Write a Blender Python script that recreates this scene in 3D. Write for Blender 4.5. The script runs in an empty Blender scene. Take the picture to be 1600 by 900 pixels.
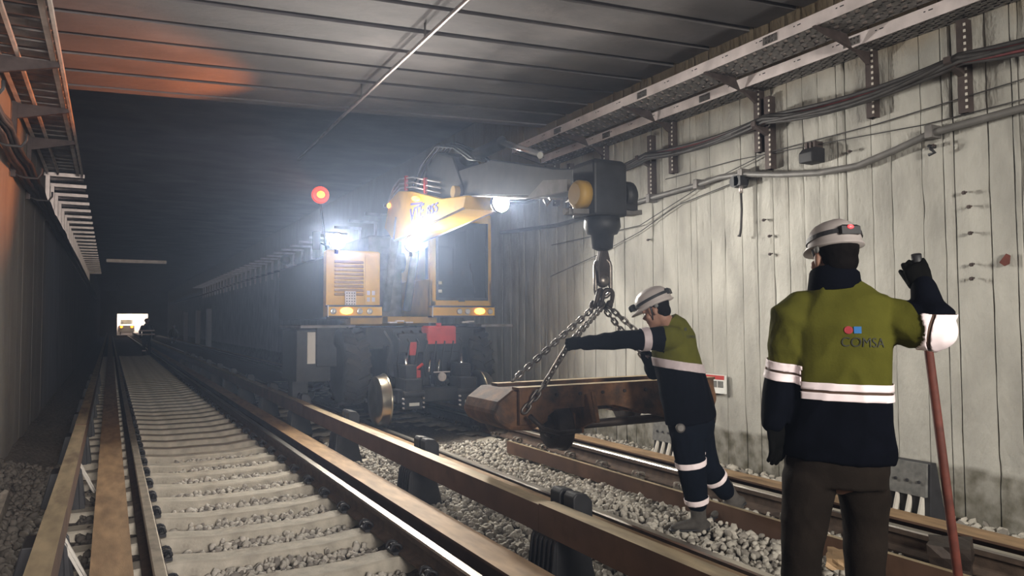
import bpy, bmesh, math, random
import numpy as np
from mathutils import Vector, Matrix, noise
from mathutils.bvhtree import BVHTree
sc = bpy.context.scene
C = sc.collection
rnd = random.Random(7)
PI = math.pi

FILL = 98; FILL_LEFT = 125; LAMP = 340; LAMP3 = 370; BEACON = 420; REAR_FILL = 20; HAZE = .010; HAZE_G = .91
# ---------------------------------------------------------------- camera, world, large lights, exposure
camd = bpy.data.cameras.new('camera'); cam = bpy.data.objects.new('camera', camd); C.objects.link(cam)
camd.sensor_width = 36; camd.lens = 1150/1600*36; camd.clip_start = .05; camd.clip_end = 300
_r = Matrix(((0.878, -0.017, -0.479), (-0.479, -0.042, -0.877), (-0.005, 0.999, -0.045))).to_4x4()
cam.matrix_world = Matrix.Translation((0, 0, 1.38)) @ _r
sc.camera = cam
w = bpy.data.worlds.new('World'); sc.world = w; w.use_nodes = True
w.node_tree.nodes['Background'].inputs[0].default_value = (.05, .07, .13, 1)
w.node_tree.nodes['Background'].inputs[1].default_value = .05
# thin blue haze through the whole tunnel; second scatter added as lamp glare
_o = w.node_tree.nodes['World Output']; _v = w.node_tree.nodes.new('ShaderNodeVolumeScatter')
_v.inputs['Color'].default_value = (.50, .66, 1, 1); _v.inputs['Density'].default_value = HAZE*.75; _v.inputs['Anisotropy'].default_value = .72
_v2 = w.node_tree.nodes.new('ShaderNodeVolumeScatter'); _a = w.node_tree.nodes.new('ShaderNodeAddShader')
_v2.inputs['Color'].default_value = (.9, .93, 1, 1); _v2.inputs['Density'].default_value = HAZE*.14; _v2.inputs['Anisotropy'].default_value = HAZE_G
w.node_tree.links.new(_v.outputs[0], _a.inputs[0]); w.node_tree.links.new(_v2.outputs[0], _a.inputs[1]); w.node_tree.links.new(_a.outputs[0], _o.inputs['Volume'])
sc.view_settings.view_transform = 'Standard'; sc.view_settings.look = 'None'
sc.view_settings.gamma = 1; sc.view_settings.exposure = 0
sc.cycles.use_denoising = True; sc.cycles.max_bounces = 6; sc.cycles.volume_bounces = 0
sc.cycles.diffuse_bounces = 4; sc.cycles.sample_clamp_indirect = 4
sc.cycles.volume_step_rate = 4
def area(name, loc, target, size, power, col, spread=None, parent=None):
    l = bpy.data.lights.new(name, 'AREA'); l.energy = power; l.size = size; l.color = col
    if spread: l.spread = spread
    o = bpy.data.objects.new(name, l); C.objects.link(o); o.location = loc
    o.rotation_euler = (Vector(target)-Vector(loc)).to_track_quat('-Z', 'Y').to_euler()
    return o
# unseen fill lights added behind the camera, and the lit station at the far end
area('right_fill_light', (1.9, -3.9, 2.6), (4.9, 3.6, 1.25), 1.4, FILL, (1, .95, .87), 1.05)
area('left_fill_light', (.4, -3.6, 2.3), (-1.05, 4.0, 1.9), 1.0, FILL_LEFT, (1, .93, .89), 1.0)
area('far_station_light', (2.2, 99, 3.6), (2.2, 102, .8), 2.0, 900, (1, .95, .98))

# ---------------------------------------------------------------- materials
def mat(name, col, rough=.7, metal=0., var=.25, scale=6., bump=0., bscale=40., spec=.4, col2=None, mix=(.45, .7), mscale=2., stretch=None, emit=None, estr=0, coord='Object', fine=0.):
    m = bpy.data.materials.new(name); m.use_nodes = True
    nt = m.node_tree; N = nt.nodes; L = nt.links
    b = N['Principled BSDF']; b.inputs['Roughness'].default_value = rough; b.inputs['Metallic'].default_value = metal
    b.inputs['Specular IOR Level'].default_value = spec
    if emit:
        b.inputs['Emission Color'].default_value = (*emit, 1); b.inputs['Emission Strength'].default_value = estr
    if var == 0 and not bump and not col2:
        b.inputs['Base Color'].default_value = (*col, 1); return m
    tc = N.new('ShaderNodeTexCoord'); mp = N.new('ShaderNodeMapping')
    L.new(tc.outputs[coord], mp.inputs[0])
    if stretch: mp.inputs['Scale'].default_value = stretch
    n = N.new('ShaderNodeTexNoise'); n.inputs['Scale'].default_value = scale; n.inputs['Detail'].default_value = 6
    L.new(mp.outputs[0], n.inputs['Vector'])
    mr = N.new('ShaderNodeMapRange'); mr.inputs[1].default_value = .3; mr.inputs[2].default_value = .7
    mr.inputs[3].default_value = 1-var; mr.inputs[4].default_value = 1+var
    L.new(n.outputs[0], mr.inputs[0])
    base = None
    if col2:
        n2 = N.new('ShaderNodeTexNoise'); n2.inputs['Scale'].default_value = mscale; n2.inputs['Detail'].default_value = 8; n2.inputs['Roughness'].default_value = .65
        L.new(mp.outputs[0], n2.inputs['Vector'])
        r2 = N.new('ShaderNodeMapRange'); r2.inputs[1].default_value = mix[0]; r2.inputs[2].default_value = mix[1]; L.new(n2.outputs[0], r2.inputs[0])
        mx = N.new('ShaderNodeMix'); mx.data_type = 'RGBA'; L.new(r2.outputs[0], mx.inputs[0])
        mx.inputs[6].default_value = (*col, 1); mx.inputs[7].default_value = (*col2, 1); base = mx.outputs[2]
    v = N.new('ShaderNodeVectorMath'); v.operation = 'SCALE'
    if base: L.new(base, v.inputs[0])
    else: v.inputs[0].default_value = col
    L.new(mr.outputs[0], v.inputs['Scale']); L.new(v.outputs[0], b.inputs['Base Color'])
    if bump:
        n3 = N.new('ShaderNodeTexNoise'); n3.inputs['Scale'].default_value = bscale; n3.inputs['Detail'].default_value = 5
        L.new(mp.outputs[0], n3.inputs['Vector'])
        bp = N.new('ShaderNodeBump'); bp.inputs['Strength'].default_value = 1; bp.inputs['Distance'].default_value = bump
        L.new(n3.outputs[0], bp.inputs['Height']); L.new(bp.outputs[0], b.inputs['Normal'])
    return m
M = {}
M['wall'] = mat('board_marked_concrete', (.36, .35, .32), .85, var=.24, scale=3.2, bump=.012, bscale=30, col2=(.26, .245, .215), mix=(.56, .78), mscale=1.3, stretch=(1, 1, .45))
M['wall_left'] = mat('left_wall_concrete', (.30, .29, .275), .9, var=.15, scale=2, bump=.008, bscale=30, stretch=(1, 1, .4))
M['gap'] = mat('joint_mortar', (.12, .115, .10), .95, var=.3)  # dark backing in the panel and slab joints
M['ceil'] = mat('ceiling_slab_concrete', (.17, .16, .165), .8, var=.2, scale=1.6, bump=.006, bscale=18, col2=(.24, .22, .22), mix=(.5, .75), mscale=1.1, stretch=(.6, 1, 1))
M['ground'] = mat('ballast_ground', (.13, .115, .10), .95, var=.5, scale=26, bump=.05, bscale=30)
M['stone1'] = mat('ballast_stone_grey', (.46, .43, .38), .85, var=.25, scale=12, bump=.003, bscale=60)
M['stone2'] = mat('ballast_stone_dark', (.24, .22, .195), .85, var=.25, scale=12, bump=.003, bscale=60)
M['clip'] = mat('grey_spring_clip', (.20, .18, .155), .55, .4, var=.3, scale=20)
M['stone3'] = mat('dark_wall_side_stone', (.085, .075, .065), .9, var=.35, scale=12)  # darker stone colour for the left margin
M['sleeper'] = mat('sleeper_concrete', (.43, .395, .33), .85, var=.22, scale=9, bump=.004, bscale=50, col2=(.17, .14, .11), mix=(.55, .8), mscale=4)
M['railhead'] = mat('polished_rail_head', (.60, .56, .50), .33, 1, var=.2, scale=4, stretch=(8, .5, 1))
M['railtop_dull'] = mat('dusty_rail_head', (.42, .37, .30), .5, .6, var=.3, scale=14, stretch=(1, .6, 1))
M['railside'] = mat('rusty_rail_side', (.085, .058, .043), .85, .1, var=.35, scale=12, bump=.002, bscale=80)
M['strip'] = mat('rust_tan_strip', (.34, .222, .122), .6, .2, var=.28, scale=7, col2=(.17, .10, .055), mix=(.5, .78), mscale=2.4, stretch=(2, .5, 1), bump=.001, bscale=60)
M['barface'] = mat('rust_brown_bar', (.12, .066, .042), .75, .15, var=.35, scale=6, col2=(.07, .04, .03), mix=(.45, .7), mscale=3)
M['bartop'] = mat('worn_bar_top', (.38, .30, .19), .5, .35, var=.3, scale=7, col2=(.15, .10, .07), mix=(.52, .72), mscale=2.2, stretch=(2, .45, 1))
M['black'] = mat('black_insulator', (.022, .022, .026), .55, 0, var=.3, scale=10)
M['fin'] = mat('pale_fin', (.55, .52, .47), .6, 0, var=.1)
M['greyplate'] = mat('grey_bracket_face', (.14, .14, .135), .7, .1, var=.3, scale=20)
M['galv'] = mat('galvanised_steel', (.52, .47, .46), .42, .75, var=.22, scale=6)
M['tray_pale'] = mat('pale_tray_steel', (.80, .72, .72), .45, .15, var=.18, scale=5)
M['galv_dark'] = mat('dull_steel', (.17, .16, .155), .6, .5, var=.3, scale=8)
M['tray_left'] = mat('left_tray_steel', (.62, .56, .52), .5, .1, var=.25, scale=6)
M['post'] = mat('slotted_post', (.075, .058, .055), .65, .4, var=.3, scale=12)
M['cable'] = mat('dark_red_cable', (.15, .036, .042), .55, var=.3, scale=10)
M['cable2'] = mat('dark_cable', (.04, .037, .037), .6, var=.3, scale=10)
M['pipe'] = mat('grey_conduit', (.13, .125, .12), .5, .1, var=.2, scale=8)
M['yellow'] = mat('machine_yellow', (.62, .36, .035), .42, 0, var=.12, scale=5, col2=(.42, .25, .05), mix=(.55, .8), mscale=3)
M['yellow_dark'] = mat('machine_yellow_grille', (.34, .20, .03), .5, 0, var=.15)
M['chassis'] = mat('machine_black', (.018, .018, .02), .55, .2, var=.4, scale=9)
M['rubber'] = mat('tyre_rubber', (.022, .021, .021), .8, 0, var=.3, scale=10)
M['steelwheel'] = mat('bright_wheel_steel', (.50, .46, .36), .28, 1, var=.2, scale=6)
M['red'] = mat('red_paint', (.42, .035, .03), .5, var=.15, scale=8)
M['white'] = mat('white_paint', (.72, .72, .70), .5, var=.06)
M['blue'] = mat('logo_blue', (.09, .10, .42), .5, var=.05)
M['chrome'] = mat('chrome_rod', (.65, .65, .65), .2, 1, var=.05)
M['glass'] = None
M['iron'] = mat('rusty_iron', (.15, .072, .034), .75, .25, var=.4, scale=9, col2=(.055, .035, .026), mix=(.42, .62), mscale=5, bump=.002, bscale=50)
M['irontop'] = mat('scuffed_iron_flange', (.40, .30, .17), .5, .4, var=.3, scale=14)
M['irondark'] = mat('dark_oily_iron', (.042, .031, .026), .55, .5, var=.4, scale=9, bump=.001, bscale=60)
M['chain'] = mat('worn_chain_steel', (.17, .15, .135), .42, .85, var=.3, scale=30)
M['rod'] = mat('rusty_red_bar', (.10, .024, .016), .7, .1, var=.4, scale=14)
M['vest'] = mat('hi_vis_yellow_cloth', (.080, .078, .013), .85, 0, var=.10, scale=14, bump=.0012, bscale=110, spec=.04)
M['navy'] = mat('navy_cloth', (.0026, .0032, .0062), .9, 0, var=.2, scale=14, bump=.0012, bscale=110, spec=.04)
M['brown'] = mat('brown_work_cloth', (.0155, .0115, .0092), .92, 0, var=.25, scale=9, bump=.0012, bscale=110, spec=.1)
M['bluecloth'] = mat('dark_blue_cloth', (.0045, .0065, .012), .9, 0, var=.2, scale=14, bump=.001, bscale=110, spec=.04)
M['retro'] = mat('reflective_tape', (.95, .82, .85), .55, 0, var=.03, scale=30)
M['retro_dull'] = mat('dull_reflective_tape', (.45, .38, .40), .55, 0, var=.06, scale=30)
M['tapegap'] = mat('tape_backing_brown', (.08, .045, .03), .8, 0, var=.1)
M['skin'] = mat('skin', (.26, .14, .10), .55, 0, var=.08, scale=20)
M['hair'] = mat('dark_hair', (.005, .004, .004), .8, 0, var=.3, scale=60, spec=.05)
M['helmet'] = mat('pale_helmet_plastic', (.36, .32, .31), .38, 0, var=.06, scale=8)
M['glove'] = mat('dark_work_glove', (.004, .004, .004), .9, 0, var=.3, scale=30, spec=.06)
M['boot'] = mat('dark_boot_leather', (.03, .027, .026), .6, 0, var=.3, scale=20)
M['bootgrey'] = mat('dusty_boot', (.06, .054, .05), .8, 0, var=.3, scale=20)
M['fragment'] = mat('concrete_offcut', (.28, .25, .21), .9, 0, var=.25, scale=10, bump=.004)
M['portal'] = mat('pale_far_wall', (.75, .72, .74), .8, 0, var=.05)
M['lamp'] = mat('lamp_glow', (1, 1, .95), .3, var=0, emit=(1, .96, .88), estr=350)
M['amber_glow'] = mat('amber_glow', (1, .5, .1), .3, var=0, emit=(1, .36, .06), estr=5)
M['marker_glow'] = mat('marker_glow', (1, .4, .1), .3, var=0, emit=(1, .30, .02), estr=9)
M['beacon_glow'] = mat('beacon_glow', (1, .3, .1), .3, var=0, emit=(1, .16, .02), estr=6)
M['beacon_red'] = mat('beacon_red_halo', (.8, .05, .02), .3, var=0, emit=(1, .035, .006), estr=.9)  # glowing red disc imitates the halo around the bulb
M['red_led'] = mat('red_led', (1, .1, .1), .3, var=0, emit=(1, .05, .06), estr=2.2)
M['cabglass'] = mat('dark_cab_glass', (.03, .04, .05), .08, 0, var=0)
g = M['cabglass'].node_tree.nodes['Principled BSDF']; g.inputs['Transmission Weight'].default_value = .75; g.inputs['IOR'].default_value = 1.1
M['lens'] = mat('clear_lens', (.5, .5, .5), .15, .6, var=.1)
M['comsa_red'] = mat('logo_red', (.30, .02, .03), .7, var=0)
M['comsa_blue'] = mat('logo_cyan_blue', (.02, .13, .36), .7, var=0)
M['print'] = mat('logo_dark_print', (.035, .037, .03), .8, var=0)
# dirt band low on the right wall, stain under the tray (both stay put: real dirt)
def wall_dirt(m):
    nt = m.node_tree; N = nt.nodes; L = nt.links; b = N['Principled BSDF']
    src = b.inputs['Base Color'].links[0].from_socket
    geo = N.new('ShaderNodeNewGeometry'); sep = N.new('ShaderNodeSeparateXYZ'); L.new(geo.outputs['Position'], sep.inputs[0])
    n = N.new('ShaderNodeTexNoise'); n.inputs['Scale'].default_value = 3.; n.inputs['Detail'].default_value = 6; L.new(geo.outputs['Position'], n.inputs['Vector'])
    a = N.new('ShaderNodeMath'); a.operation = 'MULTIPLY_ADD'; L.new(n.outputs[0], a.inputs[0]); a.inputs[1].default_value = .16; L.new(sep.outputs[2], a.inputs[2])
    r = N.new('ShaderNodeMapRange'); L.new(a.outputs[0], r.inputs[0]); r.inputs[1].default_value = .25; r.inputs[2].default_value = .30; r.inputs[3].default_value = 1; r.inputs[4].default_value = 0
    n2 = N.new('ShaderNodeTexNoise'); n2.inputs['Scale'].default_value = 7; n2.inputs['Detail'].default_value = 8; L.new(geo.outputs['Position'], n2.inputs['Vector'])
    r2 = N.new('ShaderNodeMapRange'); L.new(n2.outputs[0], r2.inputs[0]); r2.inputs[1].default_value = .35; r2.inputs[2].default_value = .65; r2.inputs[3].default_value = .95; r2.inputs[4].default_value = .35
    mu = N.new('ShaderNodeMath'); mu.operation = 'MULTIPLY'; L.new(r.outputs[0], mu.inputs[0]); L.new(r2.outputs[0], mu.inputs[1])
    mx = N.new('ShaderNodeMix'); mx.data_type = 'RGBA'; L.new(mu.outputs[0], mx.inputs[0]); L.new(src, mx.inputs[6]); mx.inputs[7].default_value = (.075, .066, .042, 1)
    # ochre water stain just below the cable tray
    a2 = N.new('ShaderNodeMath'); a2.operation = 'MULTIPLY_ADD'; L.new(n.outputs[0], a2.inputs[0]); a2.inputs[1].default_value = .5; L.new(sep.outputs[2], a2.inputs[2])
    r3 = N.new('ShaderNodeMapRange'); L.new(a2.outputs[0], r3.inputs[0]); r3.inputs[1].default_value = 3.85; r3.inputs[2].default_value = 4.15; r3.inputs[3].default_value = 0; r3.inputs[4].default_value = .7
    mx2 = N.new('ShaderNodeMix'); mx2.data_type = 'RGBA'; L.new(r3.outputs[0], mx2.inputs[0]); L.new(mx.outputs[2], mx2.inputs[6]); mx2.inputs[7].default_value = (.24, .17, .085, 1)
    L.new(mx2.outputs[2], b.inputs['Base Color'])
wall_dirt(M['wall'])

# ---------------------------------------------------------------- mesh helpers
def V(*a): return Vector(a if len(a) > 1 else a[0])
class MB:
    def __init__(s): s.v = []; s.f = []; s.m = []; s.sm = []
    def add(s, vs, fs, m=0, smooth=False):
        o = len(s.v); s.v += [tuple(p) for p in vs]
        s.f += [tuple(i+o for i in f) for f in fs]; s.m += [m]*len(fs); s.sm += [smooth]*len(fs); return s
    def box(s, lo, hi, m=0, rot=None, top=None, ch=0.):
        x0, y0, z0 = lo; x1, y1, z1 = hi
        if ch:  # chamfered top edges
            c = ch
            vs = [(x0,y0,z0),(x1,y0,z0),(x1,y1,z0),(x0,y1,z0),(x0,y0,z1-c),(x1,y0,z1-c),(x1,y1,z1-c),(x0,y1,z1-c),(x0+c,y0+c,z1),(x1-c,y0+c,z1),(x1-c,y1-c,z1),(x0+c,y1-c,z1)]
            fs = [(3,2,1,0),(0,1,5,4),(1,2,6,5),(2,3,7,6),(3,0,4,7),(4,5,9,8),(5,6,10,9),(6,7,11,10),(7,4,8,11),(8,9,10,11)]
        else:
            vs = [(x0,y0,z0),(x1,y0,z0),(x1,y1,z0),(x0,y1,z0),(x0,y0,z1),(x1,y0,z1),(x1,y1,z1),(x0,y1,z1)]
            fs = [(3,2,1,0),(0,1,5,4),(1,2,6,5),(2,3,7,6),(3,0,4,7),(4,5,6,7)]
        if rot is not None:
            c = Vector(((x0+x1)/2, (y0+y1)/2, (z0+z1)/2)); vs = [tuple(rot @ (Vector(p)-c) + c) for p in vs]
        o = len(s.f); s.add(vs, fs, m)
        if top is not None: s.m[-1] = top
        return s
    def prism(s, poly, axis, a, b, m=0):
        n = len(poly)
        def P(q, t):
            return {'x': (t, q[0], q[1]), 'y': (q[0], t, q[1]), 'z': (q[0], q[1], t)}[axis]
        vs = [P(q, a) for q in poly]+[P(q, b) for q in poly]
        fs = [tuple(range(n))[::-1], tuple(range(n, 2*n))]+[(i, (i+1) % n, n+(i+1) % n, n+i) for i in range(n)]
        if axis == 'y': fs = [f[::-1] for f in fs]
        ar = sum(poly[i][0]*poly[(i+1) % n][1]-poly[(i+1) % n][0]*poly[i][1] for i in range(n))
        if ar < 0: fs = [f[::-1] for f in fs]
        return s.add(vs, fs, m)
    def loft(s, pts, radii, hint=(0, 0, 1), seg=12, m=0, cap='round', smooth=True, power=2.):
        pts = [Vector(p) for p in pts]; n = len(pts)
        rr = [(r if isinstance(r, tuple) else (r, r)) for r in radii]
        rings = []
        def ring(c, t, ra, rb, h):
            b1 = Vector(h); b1 = b1-t*b1.dot(t)
            if b1.length < 1e-4: b1 = t.orthogonal()
            b1.normalize(); b2 = t.cross(b1); out = []
            for k in range(seg):
                a = 2*PI*k/seg; ca, sa = math.cos(a), math.sin(a)
                if power != 2.:
                    ca = math.copysign(abs(ca)**(2/power), ca); sa = math.copysign(abs(sa)**(2/power), sa)
                out.append(c+b1*ra*ca+b2*rb*sa)
            return out
        tan = []
        for i in range(n):
            t = (pts[min(i+1, n-1)]-pts[max(i-1, 0)]); tan.append(t.normalized())
        if cap == 'round':
            ra, rb = rr[0]; q = min(ra, rb)
            for f, g_ in ((.95, .3), (.7, .72)): rings.append(ring(pts[0]-tan[0]*q*f, tan[0], ra*g_, rb*g_, hint))
        for i in range(n): rings.append(ring(pts[i], tan[i], *rr[i], hint))
        if cap == 'round':
            ra, rb = rr[-1]; q = min(ra, rb)
            for f, g_ in ((.7, .72), (.95, .3)): rings.append(ring(pts[-1]+tan[-1]*q*f, tan[-1], ra*g_, rb*g_, hint))
        vs = [p for r in rings for p in r]; fs = []
        for i in range(len(rings)-1):
            for k in range(seg):
                a, b = i*seg+k, i*seg+(k+1) % seg; fs.append((a, b, b+seg, a+seg))
        s.add(vs, fs, m, smooth)
        o = len(s.v)-len(vs)
        if cap:
            s.f.append(tuple(o+k for k in range(seg))[::-1]); s.f.append(tuple(o+len(vs)-seg+k for k in range(seg))); s.m += [m, m]; s.sm += [smooth and cap == 'round']*2
        return s
    def cyl(s, a, b, r, seg=12, m=0, r2=None, smooth=True): return s.loft([a, b], [r, r if r2 is None else r2], hint=(.31, .53, .79), seg=seg, m=m, cap='flat', smooth=smooth)
    def tube(s, pts, r, seg=8, m=0): return s.loft(pts, [r]*len(pts), hint=(.31, .53, .79), seg=seg, m=m, cap='flat')
    def lathe(s, c, axis, prof, seg=24, m=0, smooth=True):
        # prof: (distance along axis, radius); rings closed end to end
        ax = Vector(axis).normalized(); b1 = ax.orthogonal().normalized(); b2 = ax.cross(b1); c = Vector(c); vs = []; fs = []
        n = len(prof)
        for d, r in prof:
            for k in range(seg):
                a = 2*PI*k/seg; vs.append(c+ax*d+(b1*math.cos(a)+b2*math.sin(a))*r)
        for i in range(n-1):
            for k in range(seg):
                a, b = i*seg+k, i*seg+(k+1) % seg; fs.append((a, b, b+seg, a+seg))
        s.add(vs, fs, m, smooth); o = len(s.v)-len(vs)
        s.f.append(tuple(o+k for k in range(seg))[::-1]); s.f.append(tuple(o+(n-1)*seg+k for k in range(seg))); s.m += [m, m]; s.sm += [False]*2
        return s
    def ell(s, c, r, rot=None, seg=16, rings=10, m=0):
        c = Vector(c); vs = []; fs = []
        for i in range(rings+1):
            th = PI*i/rings
            for k in range(seg):
                a = 2*PI*k/seg; p = Vector((r[0]*math.sin(th)*math.cos(a), r[1]*math.sin(th)*math.sin(a), r[2]*math.cos(th)))
                vs.append(c+(rot @ p if rot is not None else p))
        for i in range(rings):
            for k in range(seg):
                a, b = i*seg+k, i*seg+(k+1) % seg; fs.append((a, a+seg, b+seg, b))
        return s.add(vs, fs, m, True)
    def mesh(s, name):
        me = bpy.data.meshes.new(name); me.from_pydata(s.v, [], s.f); me.update()
        me.polygons.foreach_set('material_index', s.m); me.polygons.foreach_set('use_smooth', s.sm); return me
def origin(p):
    o = Vector((0, 0, 0))
    while p is not None: o = o+p.location; p = p.parent
    return o
def link(name, me, mats, parent=None):
    for m in (mats if isinstance(mats, (list, tuple)) else [mats]): me.materials.append(M[m] if isinstance(m, str) else m)
    o = bpy.data.objects.new(name, me); C.objects.link(o); o.parent = parent; return o
def obj(name, mb, mats, parent=None, local=False, bevel=0):
    """one mesh object; world coordinates are turned into the parent's frame unless local"""
    if parent is not None and not local:
        q = origin(parent); mb.v = [(p[0]-q.x, p[1]-q.y, p[2]-q.z) for p in mb.v]
    o = link(name, mb.mesh(name), mats, parent)
    if bevel:
        bv = o.modifiers.new('edge', 'BEVEL'); bv.width = bevel; bv.segments = 2; bv.limit_method = 'ANGLE'; bv.angle_limit = .6
    return o
def tag(o, label=None, cat=None, group=None, kind=None):
    if label: o['label'] = label
    if cat: o['category'] = cat
    if group: o['group'] = group
    if kind: o['kind'] = kind
    return o
def thing(name, loc, label, cat, group=None, rz=0):
    o = bpy.data.objects.new(name, None); C.objects.link(o); o.location = loc; o.rotation_euler = (0, 0, rz); o.empty_display_size = .1
    return tag(o, label, cat, group)
def copy_tree(o, loc=None, parent=None, label=None):
    c = o.copy(); C.objects.link(c); c.parent = parent
    if loc is not None: c.location = loc
    if label: c['label'] = label
    for ch in list(o.children): copy_tree(ch, None, c)
    return c

# ---------------------------------------------------------------- setting: walls, ceiling, floor
def struct(name, mb, mats, parent=None): return tag(obj(name, mb, mats, parent), kind='structure')
wr = struct('wall_right', MB().box((5.93, -4, -.4), (6.3, 105, 5.2)), 'gap')
js = [v[1] for v in ((5.880, 2.932, 1.697), (5.880, 2.975, 1.699), (5.880, 3.155, 1.709), (5.880, 3.420, 1.725), (5.880, 3.506, 1.730), (5.880, 3.681, 1.740), (5.880, 3.951, 1.755), (5.880, 4.137, 1.766), (5.880, 4.398, 1.781), (5.880, 4.485, 1.786), (5.880, 4.686, 1.797), (5.880, 4.868, 1.808), (5.880, 5.051, 1.818), (5.880, 5.250, 1.830), (5.880, 5.468, 1.842), (5.880, 5.670, 1.854), (5.880, 5.920, 1.868), (5.880, 6.134, 1.880), (5.880, 6.348, 1.892), (5.880, 6.454, 1.898), (5.880, 6.694, 1.912), (5.880, 6.947, 1.927), (5.880, 7.139, 1.938), (5.880, 7.351, 1.950), (5.880, 7.519, 1.959), (5.880, 7.719, 1.971), (5.880, 7.928, 1.983), (5.880, 8.144, 1.995), (5.880, 8.400, 2.010), (5.880, 8.668, 2.025))]
js = [js[0]-.25*k for k in range(12, 0, -1)] + js
while js[-1] < 15: js.append(js[-1]+rnd.choice((.2, .25, .3)))
for a, b in zip(js[:-1], js[1:]):
    d = rnd.uniform(-.006, .006); h = .003 if rnd.random() < .6 else .006
    n = 72 if a < 9.5 else 14; mc = 7; mb = MB(); vs = []; fs = []
    ph_ = rnd.uniform(0, 50); rough = rnd.uniform(.35, 1.1)
    for k in range(n+1):
        z = -.32+k*(5.4/n); ja = .004*noise.noise(Vector((ph_, z*3, 1))); jb = .004*noise.noise(Vector((ph_, z*3, 9)))
        y0_, y1_ = a+h+ja, b-h+jb; row = [(5.94, y0_, z)]
        for q in range(mc):
            t_ = q/(mc-1); yy = y0_+(y1_-y0_)*t_; p_ = Vector((yy*9+ph_, z*3.2, ph_)); r_ = noise.noise(p_)+.6*noise.noise(p_*2.7)+.5*noise.noise(Vector((yy*30, z*14, ph_)))
            pit = max(0, noise.noise(Vector((yy*6, z*2.4, ph_*.3)))-.28)*.035
            row.append((5.885+d-rough*.0055*r_+pit+(.006 if q in (0, mc-1) else 0), yy, z))
        row.append((5.94, y1_, z)); vs += row
    for k in range(n):
        for q in range(mc+1): o = k*(mc+2)+q; fs.append((o, o+1, o+mc+3, o+mc+2))
    mb.add(vs, fs, 0, False); obj('panel', mb, 'wall', wr)
obj('far_surface', MB().box((5.9, js[-1], -.4), (5.94, 105, 5.2)), 'wall', wr)
for q in ((5.880, 3.324, 2.373), (5.880, 3.289, 2.257), (5.880, 3.286, 2.051), (5.880, 3.284, 1.806), (5.880, 3.288, 1.697), (5.880, 4.326, 2.905), (5.880, 5.334, 2.406), (5.880, 5.261, 2.051), (5.880, 5.264, 2.234), (5.880, 7.178, 2.387), (5.880, 3.556, 2.793)):
    p = Vector(q); mb = MB().cyl(p, p+V(-.055, .0, -.012), .008, 6).cyl(p+V(-.03, 0, -.007), p+V(-.042, 0, -.009), .017, 6)
    obj('anchor_bolt', mb, 'post', wr)
obj('rust_patch', MB().add([(5.868, 3.095, 1.802), (5.868, 3.043, 1.866), (5.868, 3.013, 1.849), (5.868, 3.019, 1.787), (5.868, 3.056, 1.771), (5.840, 3.080, 1.800), (5.840, 3.029, 1.863), (5.840, 2.998, 1.847), (5.840, 3.005, 1.785), (5.840, 3.041, 1.769)], [(5,6,7,8,9),(0,1,6,5),(1,2,7,6),(2,3,8,7),(3,4,9,8),(4,0,5,9)]), 'rod', wr)

wl = struct('wall_left', MB().box((-1.5, -4, -.5), (-1.03, 105, 5.2)), 'gap')
y = -1.
while y < 15:
    wdt = rnd.choice((.5, .6, .75)); d = rnd.uniform(-.001, .001)
    obj('panel', MB().box((-1.06, y+.003, -.45), (-1.0+d, y+wdt-.003, 5.1)), 'wall_left', wl); y += wdt
obj('far_surface', MB().box((-1.06, y, -.45), (-1.0, 105, 5.1)), 'wall_left', wl)

def zc(X): return 4.25+.03*X
ce = MB()
ce.add([(-1.1, -4, zc(-1.1)+.09), (6.0, -4, zc(6)+.09), (6.0, 9.6, zc(6)+.09), (-1.1, 10.15, zc(-1.1)+.09), (-1.1, -4, 5.4), (6, -4, 5.4), (6, 9.6, 5.4), (-1.1, 10.15, 5.4)], [(0, 1, 2, 3), (7, 6, 5, 4), (2, 6, 7, 3), (0, 4, 5, 1), (1, 5, 6, 2), (3, 7, 4, 0)])
ce.box((-1.1, 9.4, 5.1), (6.0, 106, 5.4))
ce = struct('ceiling', ce, 'gap')
def yj(k, X): return 10.12+.02+.6*k-.075*(X+.5)
for k in range(-19, 0):
    a, b = k, k+1; g = .047
    pts = []
    for X in (-1.05, 6.0):
        for yy in (yj(a, X)+g, yj(b, X)-g): pts.append((X, yy))
    zz = rnd.uniform(-.006, .006)
    vs = [(X, y, zc(X)+zz) for X, y in pts]+[(X, y, zc(X)+.2) for X, y in pts]
    obj('slab', MB().add(vs, [(0, 1, 3, 2), (4, 6, 7, 5), (0, 4, 5, 1), (1, 5, 7, 3), (3, 7, 6, 2), (2, 6, 4, 0)]), 'ceil', ce)
obj('far_surface', MB().box((-1.1, 10.15, 5.06), (6.0, 106, 5.1)), 'ceil', ce)
obj('edge_beam', MB().add([(X, y, z) for X, y0 in ((-1.05, 10.16), (6.0, 9.63)) for y, z in ((y0, zc(X)-.02), (y0+.16, zc(X)-.02), (y0+.16, 5.1), (y0, 5.1))], [(0, 1, 5, 4), (1, 2, 6, 5), (2, 3, 7, 6), (3, 0, 4, 7)]), 'ceil', ce)

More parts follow.
